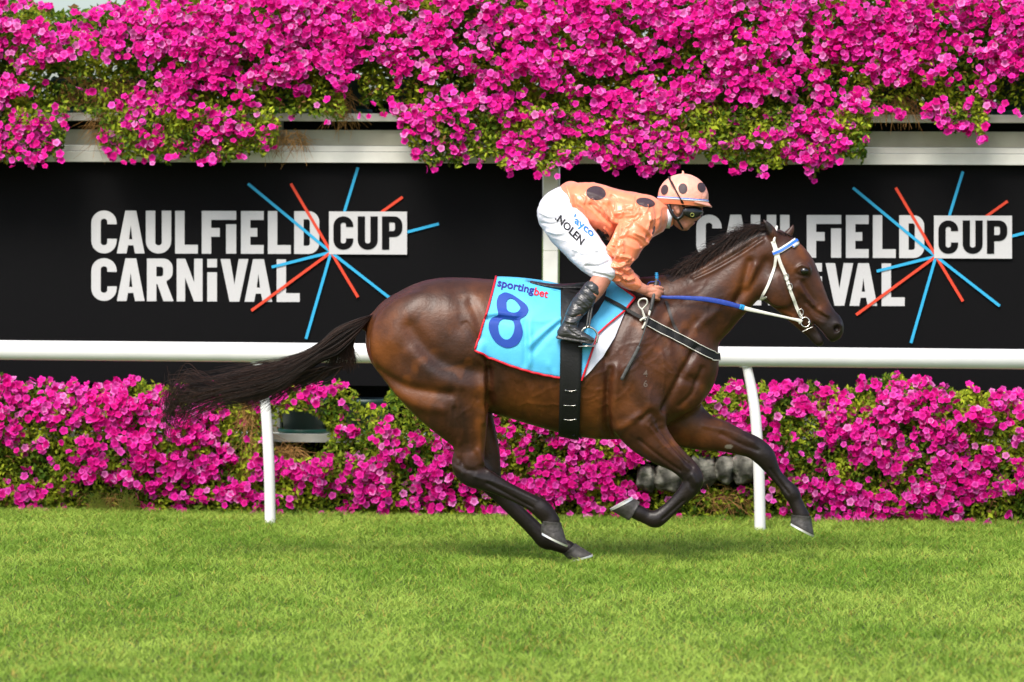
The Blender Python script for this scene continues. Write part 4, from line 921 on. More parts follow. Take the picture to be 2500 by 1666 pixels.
# figure 8
def eight():
    outer = [(1218, 722), (1232, 715), (1250, 720), (1270, 733), (1285, 745), (1290, 758), (1283, 771), (1270, 780), (1273, 795), (1276, 812), (1272, 828), (1262, 842), (1246, 849), (1230, 848), (1213, 838), (1201, 823), (1194, 805), (1194, 788), (1203, 775), (1216, 768), (1213, 752), (1213, 735)]
    o = smooth_path([(a, b, 0) for a, b in outer+outer[:1]], 3)[:-1, :2]
    def shrink(c, hs): return c
    h1 = smooth_path([(a, b, 0) for a, b in [(1236, 738), (1243, 730), (1255, 732), (1267, 745), (1270, 754), (1262, 763), (1249, 764), (1238, 757), (1236, 738)]], 3)[:-1, :2]
    h2 = smooth_path([(a, b, 0) for a, b in [(1216, 795), (1222, 783), (1234, 779), (1250, 782), (1256, 796), (1253, 815), (1243, 828), (1230, 828), (1219, 815), (1216, 795)]], 3)[:-1, :2]
    big = ctr(o, 1.035); 
    v, f = shape_mesh('8', [o, h1, h2], 0, 5); decal('number_8', v[:, :2], f, CB, .005, m_navy, cloth_o)
def ctr(o, s): c = o.mean(0); return c+(o-c)*s
eight()
def text_px(s, org, ang, size, sub, bold, shear, sx, bvh, off, mt, parent, name, curve=None, vs=1):
    v, f = text_vf(s, sub, bold, shear, sx); c, n = math.cos(ang), math.sin(ang); x = v[:, 0]*size; y = -v[:, 1]*size*vs
    if curve is not None: y = y+curve*(x**2)
    q = np.stack([org[0]+x*c-y*n, org[1]+x*n+y*c], 1); decal(name, q, f, bvh, off, mt, parent); return v[:, 0].max()*size
w1 = text_px('sporting', (1213, 699), math.radians(12), 28, .12, .022, 0, .98, CB, .0045, m_purple, cloth_o, 'lettering', vs=.95)
text_px('bet', (1213+w1*math.cos(math.radians(13.5)), 699+w1*math.sin(math.radians(13.5))), math.radians(13), 28, .12, .022, 0, .95, CB, .0045, m_printred, cloth_o, 'lettering', vs=.95)
# girth -----------------------------------------------------------------------
girth = empty('girth', P(1392, 900, 0), 'broad black elastic girth buckled around the horse over the blue cloth', 'girth')
def ring_band(xt, xb, name, mt, parent, off, zc_px=880):
    """closed band round the barrel; xt/xb = px at top and bottom for its rear and front edge"""
    m = 7; rings = []
    for s in np.linspace(0, 1, m):
        row = []
        for th in np.linspace(0, 2*math.pi, 72, endpoint=False):
            dz = math.cos(th); f_ = .5-.5*dz; px = (xt[0]*(1-s)+xt[1]*s)*(1-f_)+(xb[0]*(1-s)+xb[1]*s)*f_
            c = P(px, zc_px, 0); d = np.array([0, -math.sin(th), dz]); o = c+d*1.0
            h = HB.ray_cast(Vector(o), Vector(-d), 1.2); hp = np.array(h[0]) if h[0] is not None else c+d*.3; row.append(hp+d*off)
        rings.append(row)
    A = np.array(rings)
    for _ in range(3): A = .5*A+.25*np.roll(A, 1, 1)+.25*np.roll(A, -1, 1)
    B = A.copy(); cen = A.mean(1, keepdims=True); dd = A-cen; dd[:, :, 0] = 0; dd /= np.linalg.norm(dd, axis=2)[:, :, None]; B = A+dd*.004
    v = np.concatenate([A.reshape(-1, 3), B.reshape(-1, 3)]); o = m*72; f = []
    for i in range(m-1):
        for j in range(72):
            a = i*72+j; b = i*72+(j+1) % 72; f.append((o+a, o+b, o+b+72, o+a+72)); f.append((a, a+72, b+72, b))
    for i in (0, m-1):
        for j in range(72): a = i*72+j; b = i*72+(j+1) % 72; f.append((a, b, o+b, o+a) if i == 0 else (a, o+a, o+b, b))
    return put(name, mesh(name, v, f, mt, True), parent)
tube_obj('buckle_tab', [P(1396, 1050, -.10), P(1398, 1062, -.10), P(1404, 1064, -.11)], .007, m_elastic, girth, n=8)
tube_obj('buckle_tab', [P(1404, 1056, -.08), P(1412, 1063, -.09), P(1420, 1072, -.09)], .0055, m_elastic, girth, n=8)
ring_band((1367, 1422), (1364, 1414), 'elastic_band', m_elastic, girth, .021)
for yb in (951, 986, 1019):
    p = project(np.array([[1379, yb], [1389, yb+1], [1396, yb+1], [1406, yb]]), HB, .030)
    tube_obj('buckle', p, .0016, m_metal, girth, n=6, per=3)
    for q in (p[0], p[-1]):
        bm = bmesh.new(); bmesh.ops.create_uvsphere(bm, u_segments=8, v_segments=6, radius=.0042); me = bpy.data.meshes.new('stud'); bm.to_mesh(me); bm.free(); me.transform(Matrix.Translation(Vector(q))); me.materials.append(m_metal); put('stud', me, girth)
# saddle -----------------------------------------------------------------------
sad = empty('racing_saddle', P(1400, 690, 0), 'tiny black racing saddle under the crouching rider', 'saddle')
FS = Field((P(1250, 800, 0)[0], -.34, P(1400, 860, 0)[2]), (P(1520, 700, 0)[0], .34, P(1400, 660, 0)[2]), .006)
FS.chain(st([(1296, 690, 5, .10), (1335, 698, 7, .12), (1370, 702, 9, .12), (1420, 702, 12, .11), (1460, 698, 12, .10), (1485, 694, 10, .07)]), .01)
pS, qS = FS.surface(); put('seat', mesh('seat', relax(pS, qS, 1), qS, m_saddle, True), sad)
fl = [(1372, 712), (1400, 700), (1448, 704), (1482, 712), (1476, 738), (1458, 766), (1438, 790), (1424, 808), (1420, 838), (1372, 838), (1368, 770)]
vv, ff = shape_mesh('f', [fl], 0, 14)
a_ = project(vv[:, :2], HB, .034); nv = len(a_); ec = {}
for t in ff:
    for p_, q_ in zip(t, t[1:]+t[:1]): ec[(p_, q_)] = 1
rimf = [(p_, q_, q_+nv, p_+nv) for (p_, q_) in ec if (q_, p_) not in ec]
me = mesh('flap', np.vstack([a_, a_+np.array([0, .006, 0])]), list(ff)+[tuple(k+nv for k in t[::-1]) for t in ff]+rimf, m_saddle, False); put('flap', me, sad)
me2 = me.copy(); me2.transform(Matrix.Translation(wloc(sad))); me2.transform(Matrix.Diagonal((1, -1, 1, 1))); me2.flip_normals(); put('flap', me2, sad)
# stirrups
def stirrup(sy, parent):
    y = sy*.33; m = sy
    for dx in (0, 6):
        pts = [P(1452-dx, 716, sy*.27), P(1444-dx, 760, sy*.31), P(1438-dx, 800, sy*.335)]
        o = tube_obj('stirrup_leather', pts, .0055, m_grey, parent, n=6)
    arch = [P(1420, 838, y), P(1418, 818, y), P(1424, 804, y), P(1438, 799, y), P(1452, 806, y), P(1459, 820, y), P(1456, 838, y)]
    tube_obj('stirrup_iron', arch, .006, m_metal, parent, n=8)
    v, f = tube([P(1412, 846, y), P(1452, 844, y)], [[.006, .045], [.006, .045]], 12); put('foot_plate', mesh('foot_plate', v, f, m_metal, True), parent)
stirrup(-1, sad); stirrup(1, sad)
# breastplate ---------------------------------------------------------------------
bp = empty('breastplate', P(1650, 822, 0), 'black breast girth with white edges running across the horse chest', 'breastplate')
path = [(1575, 783), (1610, 802), (1650, 822), (1690, 843), (1722, 860), (1740, 868)]
cols = strip_on(path, 19, .006)
near = [np.array(c) for c in cols]
def chest(cols, yoff):
    out = []
    for k, c in enumerate(cols):
        zz = c[-1][2]-.004; ext = []
        for th in np.linspace(0, math.pi, 14)[1:-1]:
            y = c[-1][1]*math.cos(th); h = HB.ray_cast(Vector((3, y, zz)), Vector((-1, 0, 0)), 5)
            ext.append((h[0].x+.007, y, zz-.006*math.sin(th)))
        mir = [(q[0], -q[1], q[2]) for q in c[::-1]]; out.append(np.array(list(map(tuple, c))+ext+mir))
    return out
full_c = chest(near, 0)
ribbon('strap', full_c, .004, m_elastic, bp)
for e in (0, 2):
    o_ = np.array(full_c[e]); o_ = o_+np.where(np.abs(o_[:, 1:2]) > .03, np.array([[0, -1, 0]])*np.sign(-o_[:, 1:2])*-.004*-1, 0)
    o2 = o_.copy(); o2[:, 1] += np.where(o_[:, 1] < 0, -.004, .004); o2[:, 0] += .003
    v, f = tube(o2, .0022, 6); put('white_edge', mesh('white_edge', v, f, m_wstrap, True), bp)
c2 = strip_on([(1470, 728), (1500, 743), (1528, 757), (1555, 773), (1578, 785)], 8, .024); ribbon('link_strap', c2, .004, m_elastic, bp)
c3 = strip_on([(1625, 736), (1634, 762), (1643, 790), (1655, 812), (1659, 832)], 7, .006); ribbon('neck_strap', c3, .003, mat('dark_leather', (.02, .014, .012), .5), bp)
# bridle --------------------------------------------------------------------------
br = empty('bridle', P(1930, 660, 0), 'white racing bridle with a blue striped browband on the bay horse head', 'bridle')
def face_strip(path, w, off, mt, nm, par=None): return ribbon(nm, strip_on(path, w, off), .003, mt, par or br)
face_strip([(1889, 590), (1896, 612), (1905, 640), (1918, 672), (1928, 705), (1940, 737), (1950, 762), (1958, 776)], 7.5, .004, m_wstrap, 'cheek_strap')
face_strip([(1885, 590), (1892, 612), (1894, 632), (1890, 655), (1880, 685), (1868, 712), (1853, 737)], 6.5, .005, m_wstrap, 'throat_latch')
face_strip([(1887, 619), (1905, 612), (1925, 600), (1940, 590), (1949, 585)], 12, .008, m_wstrap, 'browband')
face_strip([(1887, 620), (1905, 613), (1925, 601), (1940, 591), (1949, 586)], 6, .0115, m_bband, 'blue_stripe')
# browband and headpiece carried round to the far side
pf = project(np.array([[1949, 585]]), HB, .012)[0]
tube_obj('browband_front', [pf, np.array([pf[0]+.022, pf[1]*.5, pf[2]+.012]), np.array([pf[0]+.028, 0, pf[2]+.016]), np.array([pf[0]+.022, -pf[1]*.5, pf[2]+.012]), np.array([pf[0], -pf[1], pf[2]])], .010, m_wstrap, br, n=8)
tube_obj('headpiece', [P(1889, 592, -.078), P(1893, 572, -.062), P(1896, 556, -.02), P(1896, 556, .02), P(1893, 572, .062), P(1889, 592, .078)], .007, m_wstrap, br, n=8)
for (a, b) in ((1920, 677), (1928, 700), (1955, 762)):
    q = project(np.array([[a, b]]), HB, .012)[0]; th = np.linspace(0, 2*math.pi, 17)
    v, f = tube([q+np.array([.013*math.cos(t), 0, .018*math.sin(t)]) for t in th], .0022, 6, False); put('buckle', mesh('buckle', v, f, m_metal, True), br)
c = P(1966, 787, -.062); th = np.linspace(0, 2*math.pi, 25)
v, f = tube([c+np.array([.024*math.cos(t), .006*math.sin(t), .026*math.sin(t)]) for t in th], .0032, 8, False); put('bit_ring', mesh('bit_ring', v, f, m_metal, True), br)
c = P(1966, 787, .062)
v, f = tube([c+np.array([.024*math.cos(t), .006*math.sin(t), .026*math.sin(t)]) for t in th], .0032, 8, False); put('bit_ring', mesh('bit_ring', v, f, m_metal, True), br)
tube_obj('bit', [P(1973, 787, -.066), P(1982, 792, -.03), P(1984, 792, .03), P(1973, 787, .066)], .006, m_metal, br, n=8)
tube_obj('bit_bar', [P(1958, 811, -.06), P(1972, 804, -.062), P(1985, 798, -.058)], .0022, m_metal, br, n=6)
# reins -----------------------------------------------------------------------------
for sy, lb in ((-1, 'near blue and white rein held taut from the rider right hand to the bit'), (1, 'far rein on the hidden side of the horse neck')):
    re = empty('rein', P(1800, 750, sy*.12), lb, 'rein', 'racing reins')
    def rr_(pts, wpx):
        p = smooth_path([P(a, b, sy*y) for a, b, y in pts], 8); w = np.interp(np.linspace(0, 1, len(p)), np.linspace(0, 1, len(wpx)), wpx)/450/2
        return tube(p, np.stack([w, np.full(len(w), .0025)], 1), 8)
    v, f = rr_([(1600, 722, .17), (1625, 726, .168), (1660, 727, .165), (1720, 731, .158), (1770, 740, .145), (1812, 751, .13)], [7, 7, 9, 12, 13, 11]); put('blue_grip', mesh('blue_grip', v, f, m_rein, True), re)
    v, f = rr_([(1811, 751, .13), (1830, 756, .12), (1880, 767, .10), (1930, 778, .08), (1950, 783, .072), (1956, 788, .066)], [11, 10, 7, 6, 9, 13]); put('white_rein', mesh('white_rein', v, f, m_wstrap, True), re)
    v, f = rr_([(1806, 749, .133), (1817, 752, .127)], [13, 13]); put('blue_tape', mesh('blue_tape', v, f, m_whipblue, True), re)
# white knotted rein end
rk = empty('rein_end', P(1570, 742, -.2), 'white looped rein end hanging below the rider hand', 'rein')
cx, cz = 1570, 741; yy = -.215
pts = [P(1575, 775, yy), P(1568, 758, yy), P(1560, 748, yy), P(1559, 737, yy), P(1567, 730, yy-.012), P(1578, 731, yy-.02), P(1580, 741, yy-.012), P(1573, 750, yy), P(1566, 757, yy+.006)]
p = smooth_path(pts, 6); v, f = tube(p, np.stack([np.full(len(p), .0045), np.full(len(p), .010)], 1), 8); put('loop', mesh('loop', v, f, m_wstrap, True), rk)
tube_obj('tail_end', [P(1568, 757, yy), P(1573, 775, yy), P(1576, 786, yy), P(1568, 803, yy)], .0055, m_wstrap, rk, n=8)
tube_obj('knot', [P(1563, 783, yy), P(1570, 778, yy-.006), P(1578, 776, yy)], .006, m_wstrap, rk, n=8)
# ================================================================== THE RIDER
person = empty('person', P(1450, 560, 0), 'jockey crouched over the horse in peach silks with dark spots and white breeches', 'person')
def body_obj(name, Fd, mt, lines=None, rel=1, nz=None, side=-1, ridge=None):
    p, q = Fd.surface(); p = relax(p, q, rel)
    if nz:
        a, sc, sd_ = nz; vn = vnormals(p, q); p = p+vn*(a*nz3(p, sc, sd_))[:, None]
    if ridge:
        a, sc, sd_ = ridge; vn = vnormals(p, q); r_ = 1-np.abs(nz3(p, sc, sd_))*2.4; p = p+vn*(a*np.clip(r_, -.4, 1)**2*np.sign(r_))[:, None]
    if lines: p = carve(p, q, lines, side)
    put(name, mesh(name, p, q, mt, True), person); return p, q
# skin: head, neck, arms, hands, legs as one surface
lo = P(1340, 850, 0); hi = P(1730, 420, 0)
B = Field((lo[0], -.37, lo[2]), (hi[0]+.02, .37, hi[2]), .0042)
B.chain(st([(1390, 495, 24, .09), (1440, 507, 34, .11), (1510, 528, 42, .14), (1570, 528, 34, .13), (1605, 525, 24, .07), (1640, 518, 23, .055)]), .02)
B.chain(st([(1645, 500, 42, .070), (1662, 492, 44, .076), (1678, 500, 38, .07)]), .015)
B.chain(st([(1668, 510, 30, .062), (1680, 525, 24, .050), (1679, 540, 16, .040), (1668, 552, 11, .028)]), .012)
B.chain(st([(1650, 525, 20, .056), (1660, 545, 13, .045), (1672, 552, 9, .03)]), .012)       # jaw
B.chain(st([(1697, 512, 6, .014), (1704, 526, 7, .013), (1703, 530, 6.5, .015)]), .007)   # nose
B.chain(st([(1692, 540, 6, .022), (1686, 546, 5.5, .02)]), .005); B.chain(st([(1697, 541, 1.2, .03), (1686, 541, 1.2, .03)]), .003, 'cut')
B.chain(st([(1676, 556, 7, .016)]), .008)
for sy in (-1, 1):
    B.chain(st([(1652, 507, 8, .008, sy*.078), (1655, 518, 6, .007, sy*.076)]), .006); B.chain(st([(1655, 511, 3, .005, sy*.086)]), .003, 'cut')
    # arm
    B.chain(st([(1560, 545, 26, .05, sy*.17), (1530, 600, 22, .045, sy*.215), (1506, 645, 20, .04, sy*.23), (1535, 685, 16, .033, sy*.20), (1556, 699, 14.5, .028, sy*.185), (1572, 707, 12, .024, sy*.178)]), .012)
    # hand: palm
    hy = .17
    B.chain(st([(1572, 707, 11, .023, sy*hy), (1586, 712, 14, .020, sy*hy), (1600, 715, 15, .017, sy*(hy+.004))]), .008)
    for i in range(4):
        kx, ky = 1608-i*2.2, 702+i*8.6; r = (4.2, 4.4, 4.2, 3.7)[i]; e = (13, 14.5, 13, 10)[i]
        B.chain(st([(kx-9, ky-1, r, r/450, sy*(hy+.008)), (kx, ky, r*1.12, r/430, sy*(hy+.010)), (kx+e*.72, ky+3.5, r, r/450, sy*(hy-.008)), (kx+e*.62, ky+5, r*.95, r/470, sy*(hy-.030)), (kx-4, ky+4, r*.85, r/500, sy*(hy-.036))], 0), .0035, per=3)
    B.chain(st([(1580, 704, 6, .013, sy*(hy-.010)), (1592, 699, 5.2, .011, sy*(hy-.026)), (1604, 700, 4.6, .0095, sy*(hy-.030)), (1612, 706, 4, .008, sy*(hy-.026))]), .005)
    # leg
    B.chain(st([(1372, 512, 28, .06, sy*.09), (1403, 567, 28, .055, sy*.14), (1438, 618, 26, .048, sy*.20), (1471, 662, 24, .046, sy*.25), (1458, 700, 23, .046, sy*.275), (1435, 730, 20, .042, sy*.29), (1400, 775, 15, .033, sy*.31), (1385, 808, 13, .03, sy*.315), (1430, 826, 8, .03, sy*.32)]), .015)
pB, qB = body_obj('body', B, m_skin, [([(1580, 705), (1600, 700)], 2, -.0015), ([(1583, 715), (1604, 712)], 2, -.0015)], 1)
SB = bvh_of(pB, qB)
# silks
S = Field((P(1360, 700, 0)[0], -.34, P(1400, 715, 0)[2]), (P(1660, 700, 0)[0], .34, P(1400, 425, 0)[2]), .0046)
S.chain(st([(1394, 480, 36, .135), (1405, 490, 42, .15), (1440, 500, 53, .165), (1490, 523, 63, .178), (1540, 532, 62, .19), (1580, 530, 50, .18), (1607, 527, 34, .10), (1625, 528, 29, .075)]), .03)
for sy in (-1, 1):
    S.chain(st([(1568, 538, 44, .075, sy*.15), (1548, 568, 42, .072, sy*.19), (1527, 600, 39, .068, sy*.215), (1509, 632, 35, .062, sy*.235), (1507, 655, 30, .056, sy*.232), (1525, 676, 24, .046, sy*.215), (1541, 688, 20, .038, sy*.20), (1551, 695, 16, .032, sy*.19)]), .025)
S.chain(st([(1634, 526, 25, .055), (1650, 520, 30, .06)]), .004, 'cut')
folds = [([(1500, 560), (1500, 600), (1486, 640)], 5, -.012), ([(1490, 500), (1503, 545), (1502, 580)], 6, -.008), ([(1447, 487), (1475, 515), (1502, 545)], 4, .007), ([(1440, 500), (1470, 530), (1498, 555)], 4, -.007), ([(1398, 500), (1425, 535), (1475, 590)], 4, .006), ([(1402, 480), (1410, 520), (1440, 555)], 4, -.006),
         ([(1503, 522), (1530, 520), (1560, 522)], 4, .006), ([(1507, 535), (1535, 532), (1558, 524)], 4, -.005), ([(1485, 610), (1505, 625), (1535, 630)], 3.5, .009), ([(1482, 625), (1503, 640), (1530, 640)], 3.5, -.008), ([(1485, 648), (1508, 652), (1530, 640)], 3.5, .008), ([(1492, 600), (1500, 618), (1490, 640)], 3.5, -.007),
         ([(1515, 672), (1530, 683), (1545, 680)], 3, .007), ([(1518, 682), (1532, 692), (1548, 688)], 3, -.006), ([(1512, 660), (1535, 672), (1546, 668)], 3, -.006), ([(1590, 545), (1590, 565), (1578, 585)], 4, -.008), ([(1550, 570), (1570, 580), (1580, 592)], 3.5, .006), ([(1535, 580), (1558, 590), (1570, 605)], 3.5, -.006),
         ([(1555, 545), (1575, 560), (1590, 575)], 4, .006), ([(1600, 500), (1606, 530), (1600, 560)], 5, -.008), ([(1520, 590), (1520, 615)], 4, .006), ([(1383, 455), (1398, 500), (1405, 525)], 5, .007), ([(1450, 560), (1475, 580), (1485, 600)], 4, -.006), ([(1470, 470), (1500, 480), (1540, 490)], 6, -.004), ([(1430, 470), (1460, 480), (1490, 495)], 6, .005)]
rv = random.Random(8)
for _ in range(34):
    x0 = rv.uniform(1405, 1600); y0 = rv.uniform(470, 575); a_ = rv.uniform(.35, 1.1) if x0 < 1500 else rv.uniform(1.2, 2.4); L0 = rv.uniform(18, 50)
    folds.append(([(x0, y0), (x0+math.cos(a_)*L0*.5+rv.uniform(-4, 4), y0+math.sin(a_)*L0*.5), (x0+math.cos(a_+.4)*L0, y0+math.sin(a_+.4)*L0)], rv.uniform(1.8, 3.4), rv.choice((-1, 1))*rv.uniform(.003, .0065)))
for _ in range(12):
    x0 = rv.uniform(1485, 1510); y0 = rv.uniform(590, 690); a_ = rv.uniform(-.5, .6); L0 = rv.uniform(22, 44)
    folds.append(([(x0, y0), (x0+math.cos(a_)*L0*.5, y0+math.sin(a_)*L0*.5+rv.uniform(-3, 3)), (x0+math.cos(a_-.4)*L0, y0+math.sin(a_-.4)*L0)], rv.uniform(2.2, 3.4), rv.choice((-1, 1))*rv.uniform(.0025, .0045)))
pS_, qS_ = body_obj('silks', S, m_silk, [(a, b, c*1.3) for a, b, c in folds], 1, (.006, (9, 9, 14), 3), -1, (.0045, (6, 6, 10), 21))
SK = bvh_of(pS_, qS_)
for e in (((1455, 472), 24, 17, .1), ((1576, 495), 23, 11, .18), ((1466, 576), 17, 12, .5)):
    vv, ff = shape_mesh('d', [ellipse2(*e[0], e[1], e[2], e[3])], 0, 7); decal('spot', vv[:, :2], ff, SK, .0022, m_dot, person)
for e in ((1470, 470, .15), (1540, 480, .15), (1500, 560, .12)):      # spots on the hidden far side
    p = P(e[0], e[1], 0)
# black cuff by the shoulder
tube_obj('shoulder_band', [P(1597, 540, -.155), P(1596, 562, -.19), P(1586, 580, -.205), P(1572, 592, -.21)], .006, m_dot, person, n=8)
# collar
th = np.linspace(0, 2*math.pi, 33); cc = P(1632, 528, 0)
v = []; f = []
for t in th[:-1]:
    for (k, dx) in ((1.0, -.018), (1.0, .018), (.92, .018), (.92, -.018)): v.append(cc+np.array([dx+.012*math.sin(t), .078*math.cos(t)*k, .067*math.sin(t)*k]))
for i in range(32):
    for j in range(4): f.append((i*4+j, i*4+(j+1) % 4, ((i+1) % 32)*4+(j+1) % 4, ((i+1) % 32)*4+j))
put('collar', mesh('collar', v, f, m_clothwhite, True), person)
# breeches
Bf = Field((P(1295, 700, 0)[0], -.35, P(1400, 705, 0)[2]), (P(1515, 700, 0)[0], .35, P(1400, 445, 0)[2]), .0046)
Bf.chain(st([(1362, 512, 46, .15), (1378, 498, 42, .15), (1398, 492, 34, .135)]), .03)
for sy in (-1, 1):
    Bf.chain(st([(1360, 522, 48, .10, sy*.085), (1382, 552, 50, .095, sy*.12), (1412, 588, 47, .082, sy*.17), (1440, 622, 42, .068, sy*.22), (1462, 648, 34, .06, sy*.25), (1474, 664, 29, .056, sy*.262)]), .025)
Bf.chain(st([(1476, 690, 12, .09, -.29), (1440, 715, 24, .09, -.29)]), .004, 'cut')
Bf.chain(st([(1476, 690, 12, .09, .29), (1440, 715, 24, .09, .29)]), .004, 'cut')
bl_ = [([(1385, 470), (1398, 520), (1440, 570), (1480, 605)], 4, .005), ([(1320, 520), (1345, 530), (1370, 525)], 3, .004), ([(1322, 545), (1350, 548), (1375, 540)], 3, -.004), ([(1335, 565), (1365, 570), (1400, 560)], 3.5, .004), ([(1340, 490), (1365, 500), (1395, 495)], 3, -.003), ([(1440, 600), (1460, 615), (1480, 618)], 3, .004), ([(1430, 650), (1460, 650), (1485, 640)], 3, -.005), ([(1400, 610), (1430, 620), (1460, 612)], 3, .003), ([(1450, 668), (1470, 672), (1495, 680)], 3, -.005), ([(1400, 628), (1425, 600), (1445, 590)], 4, -.003)]
pBr, qBr = body_obj('breeches', Bf, m_breech, [(a, b, c*1.3) for a, b, c in bl_], 1, (.004, (10, 10, 16), 9), -1, (.0045, (5, 5, 12), 31))
KB = bvh_of(pBr, qBr)
an = math.atan2(601-534, 1438-1358)
text_px('.NOLEN', (1354, 534), math.radians(45), 23, .12, .034, -.15, 1.12, KB, .0022, m_printblk, person, 'lettering', vs=1.05)
# serifs are too fine for the distance; the blue word beside it
text_px("'ayco", (1397, 540), math.radians(39), 30, .12, .028, -.30, 1.05, KB, .0022, m_printblue, person, 'lettering', vs=.8)
# boots
for sy in (-1, 1):
    Bo = Field((P(1345, 700, 0)[0], sy*.32-.09, P(1400, 850, 0)[2]), (P(1475, 700, 0)[0], sy*.32+.09, P(1400, 685, 0)[2]), .0040)
    Bo.chain(st([(1446, 708, 24, .050, sy*.284), (1436, 722, 24, .050, sy*.288), (1420, 742, 24.5, .050, sy*.296), (1404, 764, 21, .044, sy*.306), (1394, 786, 18.5, .038, sy*.315), (1387, 802, 19, .036, sy*.318)]), .012)
    Bo.chain(st([(1376, 812, 16, .034, sy*.32), (1395, 812, 18, .038, sy*.322), (1418, 821, 13, .042, sy*.325), (1438, 829, 9, .040, sy*.327), (1446, 831, 6.5, .032, sy*.327)]), .015)
    Bo.chain(st([(1362, 824, 5, .030, sy*.32), (1380, 828, 5, .033, sy*.322), (1445, 837, 3.2, .035, sy*.327)]), .004)
    Bo.chain(st([(1461, 690, 20, .06, sy*.28), (1456, 696, 17, .036, sy*.28)]), .003, 'cut')
    p, q = Bo.surface(); p = relax(p, q, 1)
    p = carve(p, q, [([(1376, 765), (1395, 775), (1418, 770)], 3, -.005), ([(1372, 780), (1395, 788), (1412, 782)], 3, .005), ([(1400, 740), (1425, 755)], 3, -.003), ([(1430, 700), (1455, 722)], 2, -.004), ([(1422, 708), (1448, 732)], 2, .003), ([(1416, 716), (1442, 738)], 2, -.003), ([(1410, 724), (1436, 748)], 2, .003), ([(1390, 796), (1408, 806), (1420, 812)], 2.5, .004), ([(1383, 800), (1400, 815), (1415, 822)], 2.5, -.004), ([(1362, 822), (1400, 828), (1440, 834)], 2, -.003)], sy)
    vn = vnormals(p, q); p = p+vn*(.0022*nz3(p, (30, 30, 60), 5))[:, None]
    put('boot', mesh('boot', p, q, m_boot, True), person)
# helmet and silk cap
def dome():
    hc = P(1668, 482, 0); rx, rz, ry = M(62), M(57), .118; nU, nV = 48, 22; v = []; f = []
    tilt = math.radians(4)
    def hp(u, w):                                             # u around, w 0 rim .. 1 crown
        el = -.16+w*(math.pi/2+.16); x = rx*math.cos(el)*math.cos(u); y = ry*math.cos(el)*math.sin(u); z = rz*math.sin(el)
        g = .0022*noise.noise(Vector((math.cos(u)*6, math.sin(u)*6, w*5)))+.0025*math.sin(u*12)*w*w*(1-w)*2
        k = 1+g/.12; return hc+np.array([x*math.cos(tilt)+z*math.sin(tilt), 0, -x*math.sin(tilt)+z*math.cos(tilt)])*k+np.array([0, y*k, 0])
    for j in range(nV+1):
        for i in range(nU): v.append(hp(2*math.pi*i/nU, j/nV))
    for j in range(nV):
        for i in range(nU): f.append((j*nU+i, j*nU+(i+1) % nU, (j+1)*nU+(i+1) % nU, (j+1)*nU+i))
    h = put('helmet', mesh('helmet', v, f, m_cap, True), person); v0 = np.array([hp(2*math.pi*i/48, .0) for i in range(48)])
    HBv = bvh_of(np.array([hp(2*math.pi*i/nU, j/nV) for j in range(nV+1) for i in range(nU)]), f)
    # peak
    v = []; f = []
    for i, u in enumerate(np.linspace(-1.15, 1.15, 17)):
        r = hp(u, .02); e = hp(u, .0); k = math.cos(u*1.2)
        out = np.array([math.cos(u)*.022*k, math.sin(u)*.008*k, -.026*k])
        for q in (r, (r+out*.6), r+out, r+out+np.array([-.003, 0, -.004]), e+np.array([-.006, 0, -.010])): v.append(q)
    for i in range(16):
        for j in range(4): f.append((i*5+j, (i+1)*5+j, (i+1)*5+j+1, i*5+j+1))
    put('peak', mesh('peak', v, f, m_cap, True), h)
    for nm, w, m_, r in (('band', .035, m_clothwhite, .0075), ('blue_band', .058, m_printblue, .006)):
        ring = [hp(2*math.pi*i/48, w)+np.array([0, 0, 0]) for i in range(49)]
        cen = np.mean(ring, axis=0); ring = [q+(q-cen)*.002 for q in ring]
        t_, f_ = tube(ring, r*.5, 8, False); put(nm, mesh(nm, t_, f_, m_, True), h)
    sk = [hp(2*math.pi*i/48, -.0) for i in range(49)]
    cs_ = np.mean(sk, axis=0); low = [q+(cs_-q)*.07+np.array([.0, 0, -.022]) for q in sk]; vv = sk+low; put('cap_hem', mesh('cap_hem', vv, [(i, i+1, 50+i, 49+i) for i in range(48)], m_silk, True), h)
    for cx_, cy_, a_, b_, r_ in ((1623, 464, 8.5, 12.5, .25), (1667, 461, 11, 12.5, 0), (1712, 458, 9.5, 12, -.4)):
        vv, ff = shape_mesh('d', [ellipse2(cx_, cy_, a_, b_, r_)], 0, 5); decal('spot', vv[:, :2], ff, HBv, .003, m_dot, h)
    tp = hp(0, 1); tube_obj('tuft', [tp+np.array([-.012, 0, -.004]), tp+np.array([-.010, 0, .008]), tp+np.array([-.014, .0, .017])], [.010, .006, .003], m_cap, h, n=8)
    # goggle strap over the helmet
    pp = project(np.array([[1635, 434], [1643, 452], [1654, 472], [1664, 492]]), HBv, .006)
    pp = np.vstack([pp, [P(1669, 506, -.083)]])
    p_ = smooth_path(pp, 6); v_, f_ = tube(p_, np.stack([np.full(len(p_), .008), np.full(len(p_), .0025)], 1), 8); put('strap', mesh('strap', v_, f_, m_strap, True), h)
    # chin harness
    tube_obj('chin_strap', [P(1632, 500, -.07), P(1640, 520, -.078), P(1652, 534, -.072), P(1664, 528, -.074), P(1672, 510, -.078)], .010, m_goggle, h, n=8)
    tube_obj('chin_strap', [P(1652, 534, -.072), P(1660, 548, -.055), P(1667, 559, -.02), P(1667, 559, .02), P(1660, 548, .055)], .006, m_goggle, h, n=8)
    # padding under the rim
    v_, f_ = tube([q+np.array([0, 0, -.012])+(cen_-q)*.12 for q in sk for cen_ in (np.mean(sk, axis=0),)], .008, 8, False); put('lining', mesh('lining', v_, f_, m_goggle, True), h)
    return h
dome()
gg = []
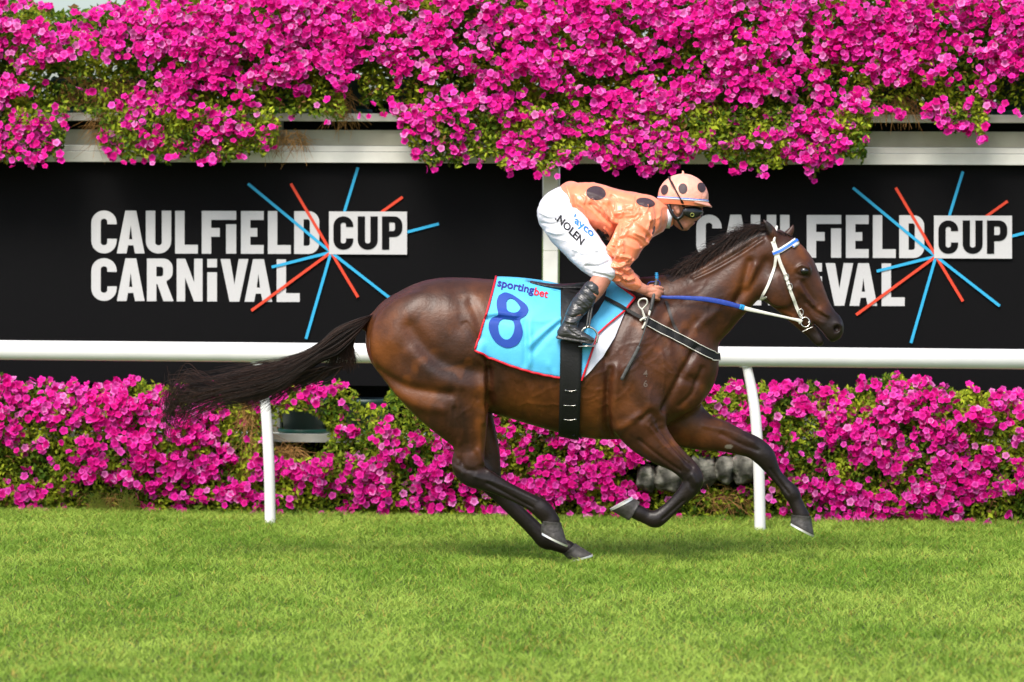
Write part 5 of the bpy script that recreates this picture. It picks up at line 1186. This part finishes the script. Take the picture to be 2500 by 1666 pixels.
GF = Field((P(1660, 500, 0)[0], -.11, P(1660, 550, 0)[2]), (P(1730, 500, 0)[0], .11, P(1660, 490, 0)[2]), .004)
GF.chain(st([(1676, 517, 11, .012, -.078), (1690, 519, 15, .014, -.068), (1700, 518, 14, .018, -.045), (1705, 517, 12, .02, -.01), (1705, 517, 12, .02, .01), (1700, 518, 14, .018, .045), (1690, 519, 15, .014, .068), (1676, 517, 11, .012, .078)]), .006)
p, q = GF.surface(); put('goggles', mesh('goggles', relax(p, q, 1), q, m_goggle, True), person)
c = P(1690, 525, -.086); v, f = tube([c+np.array([.0095*math.cos(t), 0, .0095*math.sin(t)]) for t in np.linspace(0, 2*math.pi, 17)], .0022, 6, False); put('goggle_bolt', mesh('goggle_bolt', v, f, mat('olive_brass', (.25, .27, .06), .3, metal=.4), True), person)
# hair at nape
# ------------------------------------------------------------------ whip
wh = empty('whip', P(1595, 740, -.19), 'thin dark riding whip with blue handle held pointing down over the horse shoulder', 'whip')
wy = -.165
tube_obj('handle', [P(1604, 682, wy+.015), P(1600, 700, wy), P(1596, 722, wy-.02), P(1591, 745, wy-.035), P(1588, 758, wy-.04)], .010, m_grey, wh, n=10)
for k in range(5):
    v, f = tube([P(1603+.2*k, 666+k*4, wy+.02), P(1603+.2*k, 668.6+k*4, wy+.02)], [.0085+.0015*(k > 0), .0085+.0015*(k > 0)], 14); put('blue_ring', mesh('blue_ring', v, f, m_whipblue, True), wh)
v, f = tube([P(1603, 666, wy+.02), P(1603, 688, wy+.018)], .0065, 12); put('blue_core', mesh('blue_core', v, f, m_whipblue, True), wh)
tube_obj('tape', [P(1587, 758, wy-.04), P(1584, 772, wy-.05)], .0062, m_wstrap, wh, n=8, per=1)
tube_obj('shaft', [P(1584, 770, wy-.05), P(1572, 812, wy-.08), P(1558, 850, wy-.095)], [.005, .0042, .004], m_grey, wh, n=8)
pv = smooth_path([P(1560, 846, wy-.095), P(1550, 866, wy-.10), P(1533, 897, wy-.105), P(1517, 928, wy-.11)], 5); v, f = tube(pv, np.stack([np.full(len(pv), .0095), np.full(len(pv), .004)], 1), 8); put('flap', mesh('flap', v, f, m_grey, True), wh)
tube_obj('wrist_loop', [P(1598, 688, wy), P(1585, 690, wy+.01), P(1578, 700, wy+.03)], .0025, m_rein, wh, n=6)
tube_obj('wrist_loop', [P(1604, 684, wy), P(1611, 690, wy+.01), P(1610, 702, wy+.02)], .0025, m_rein, wh, n=6)
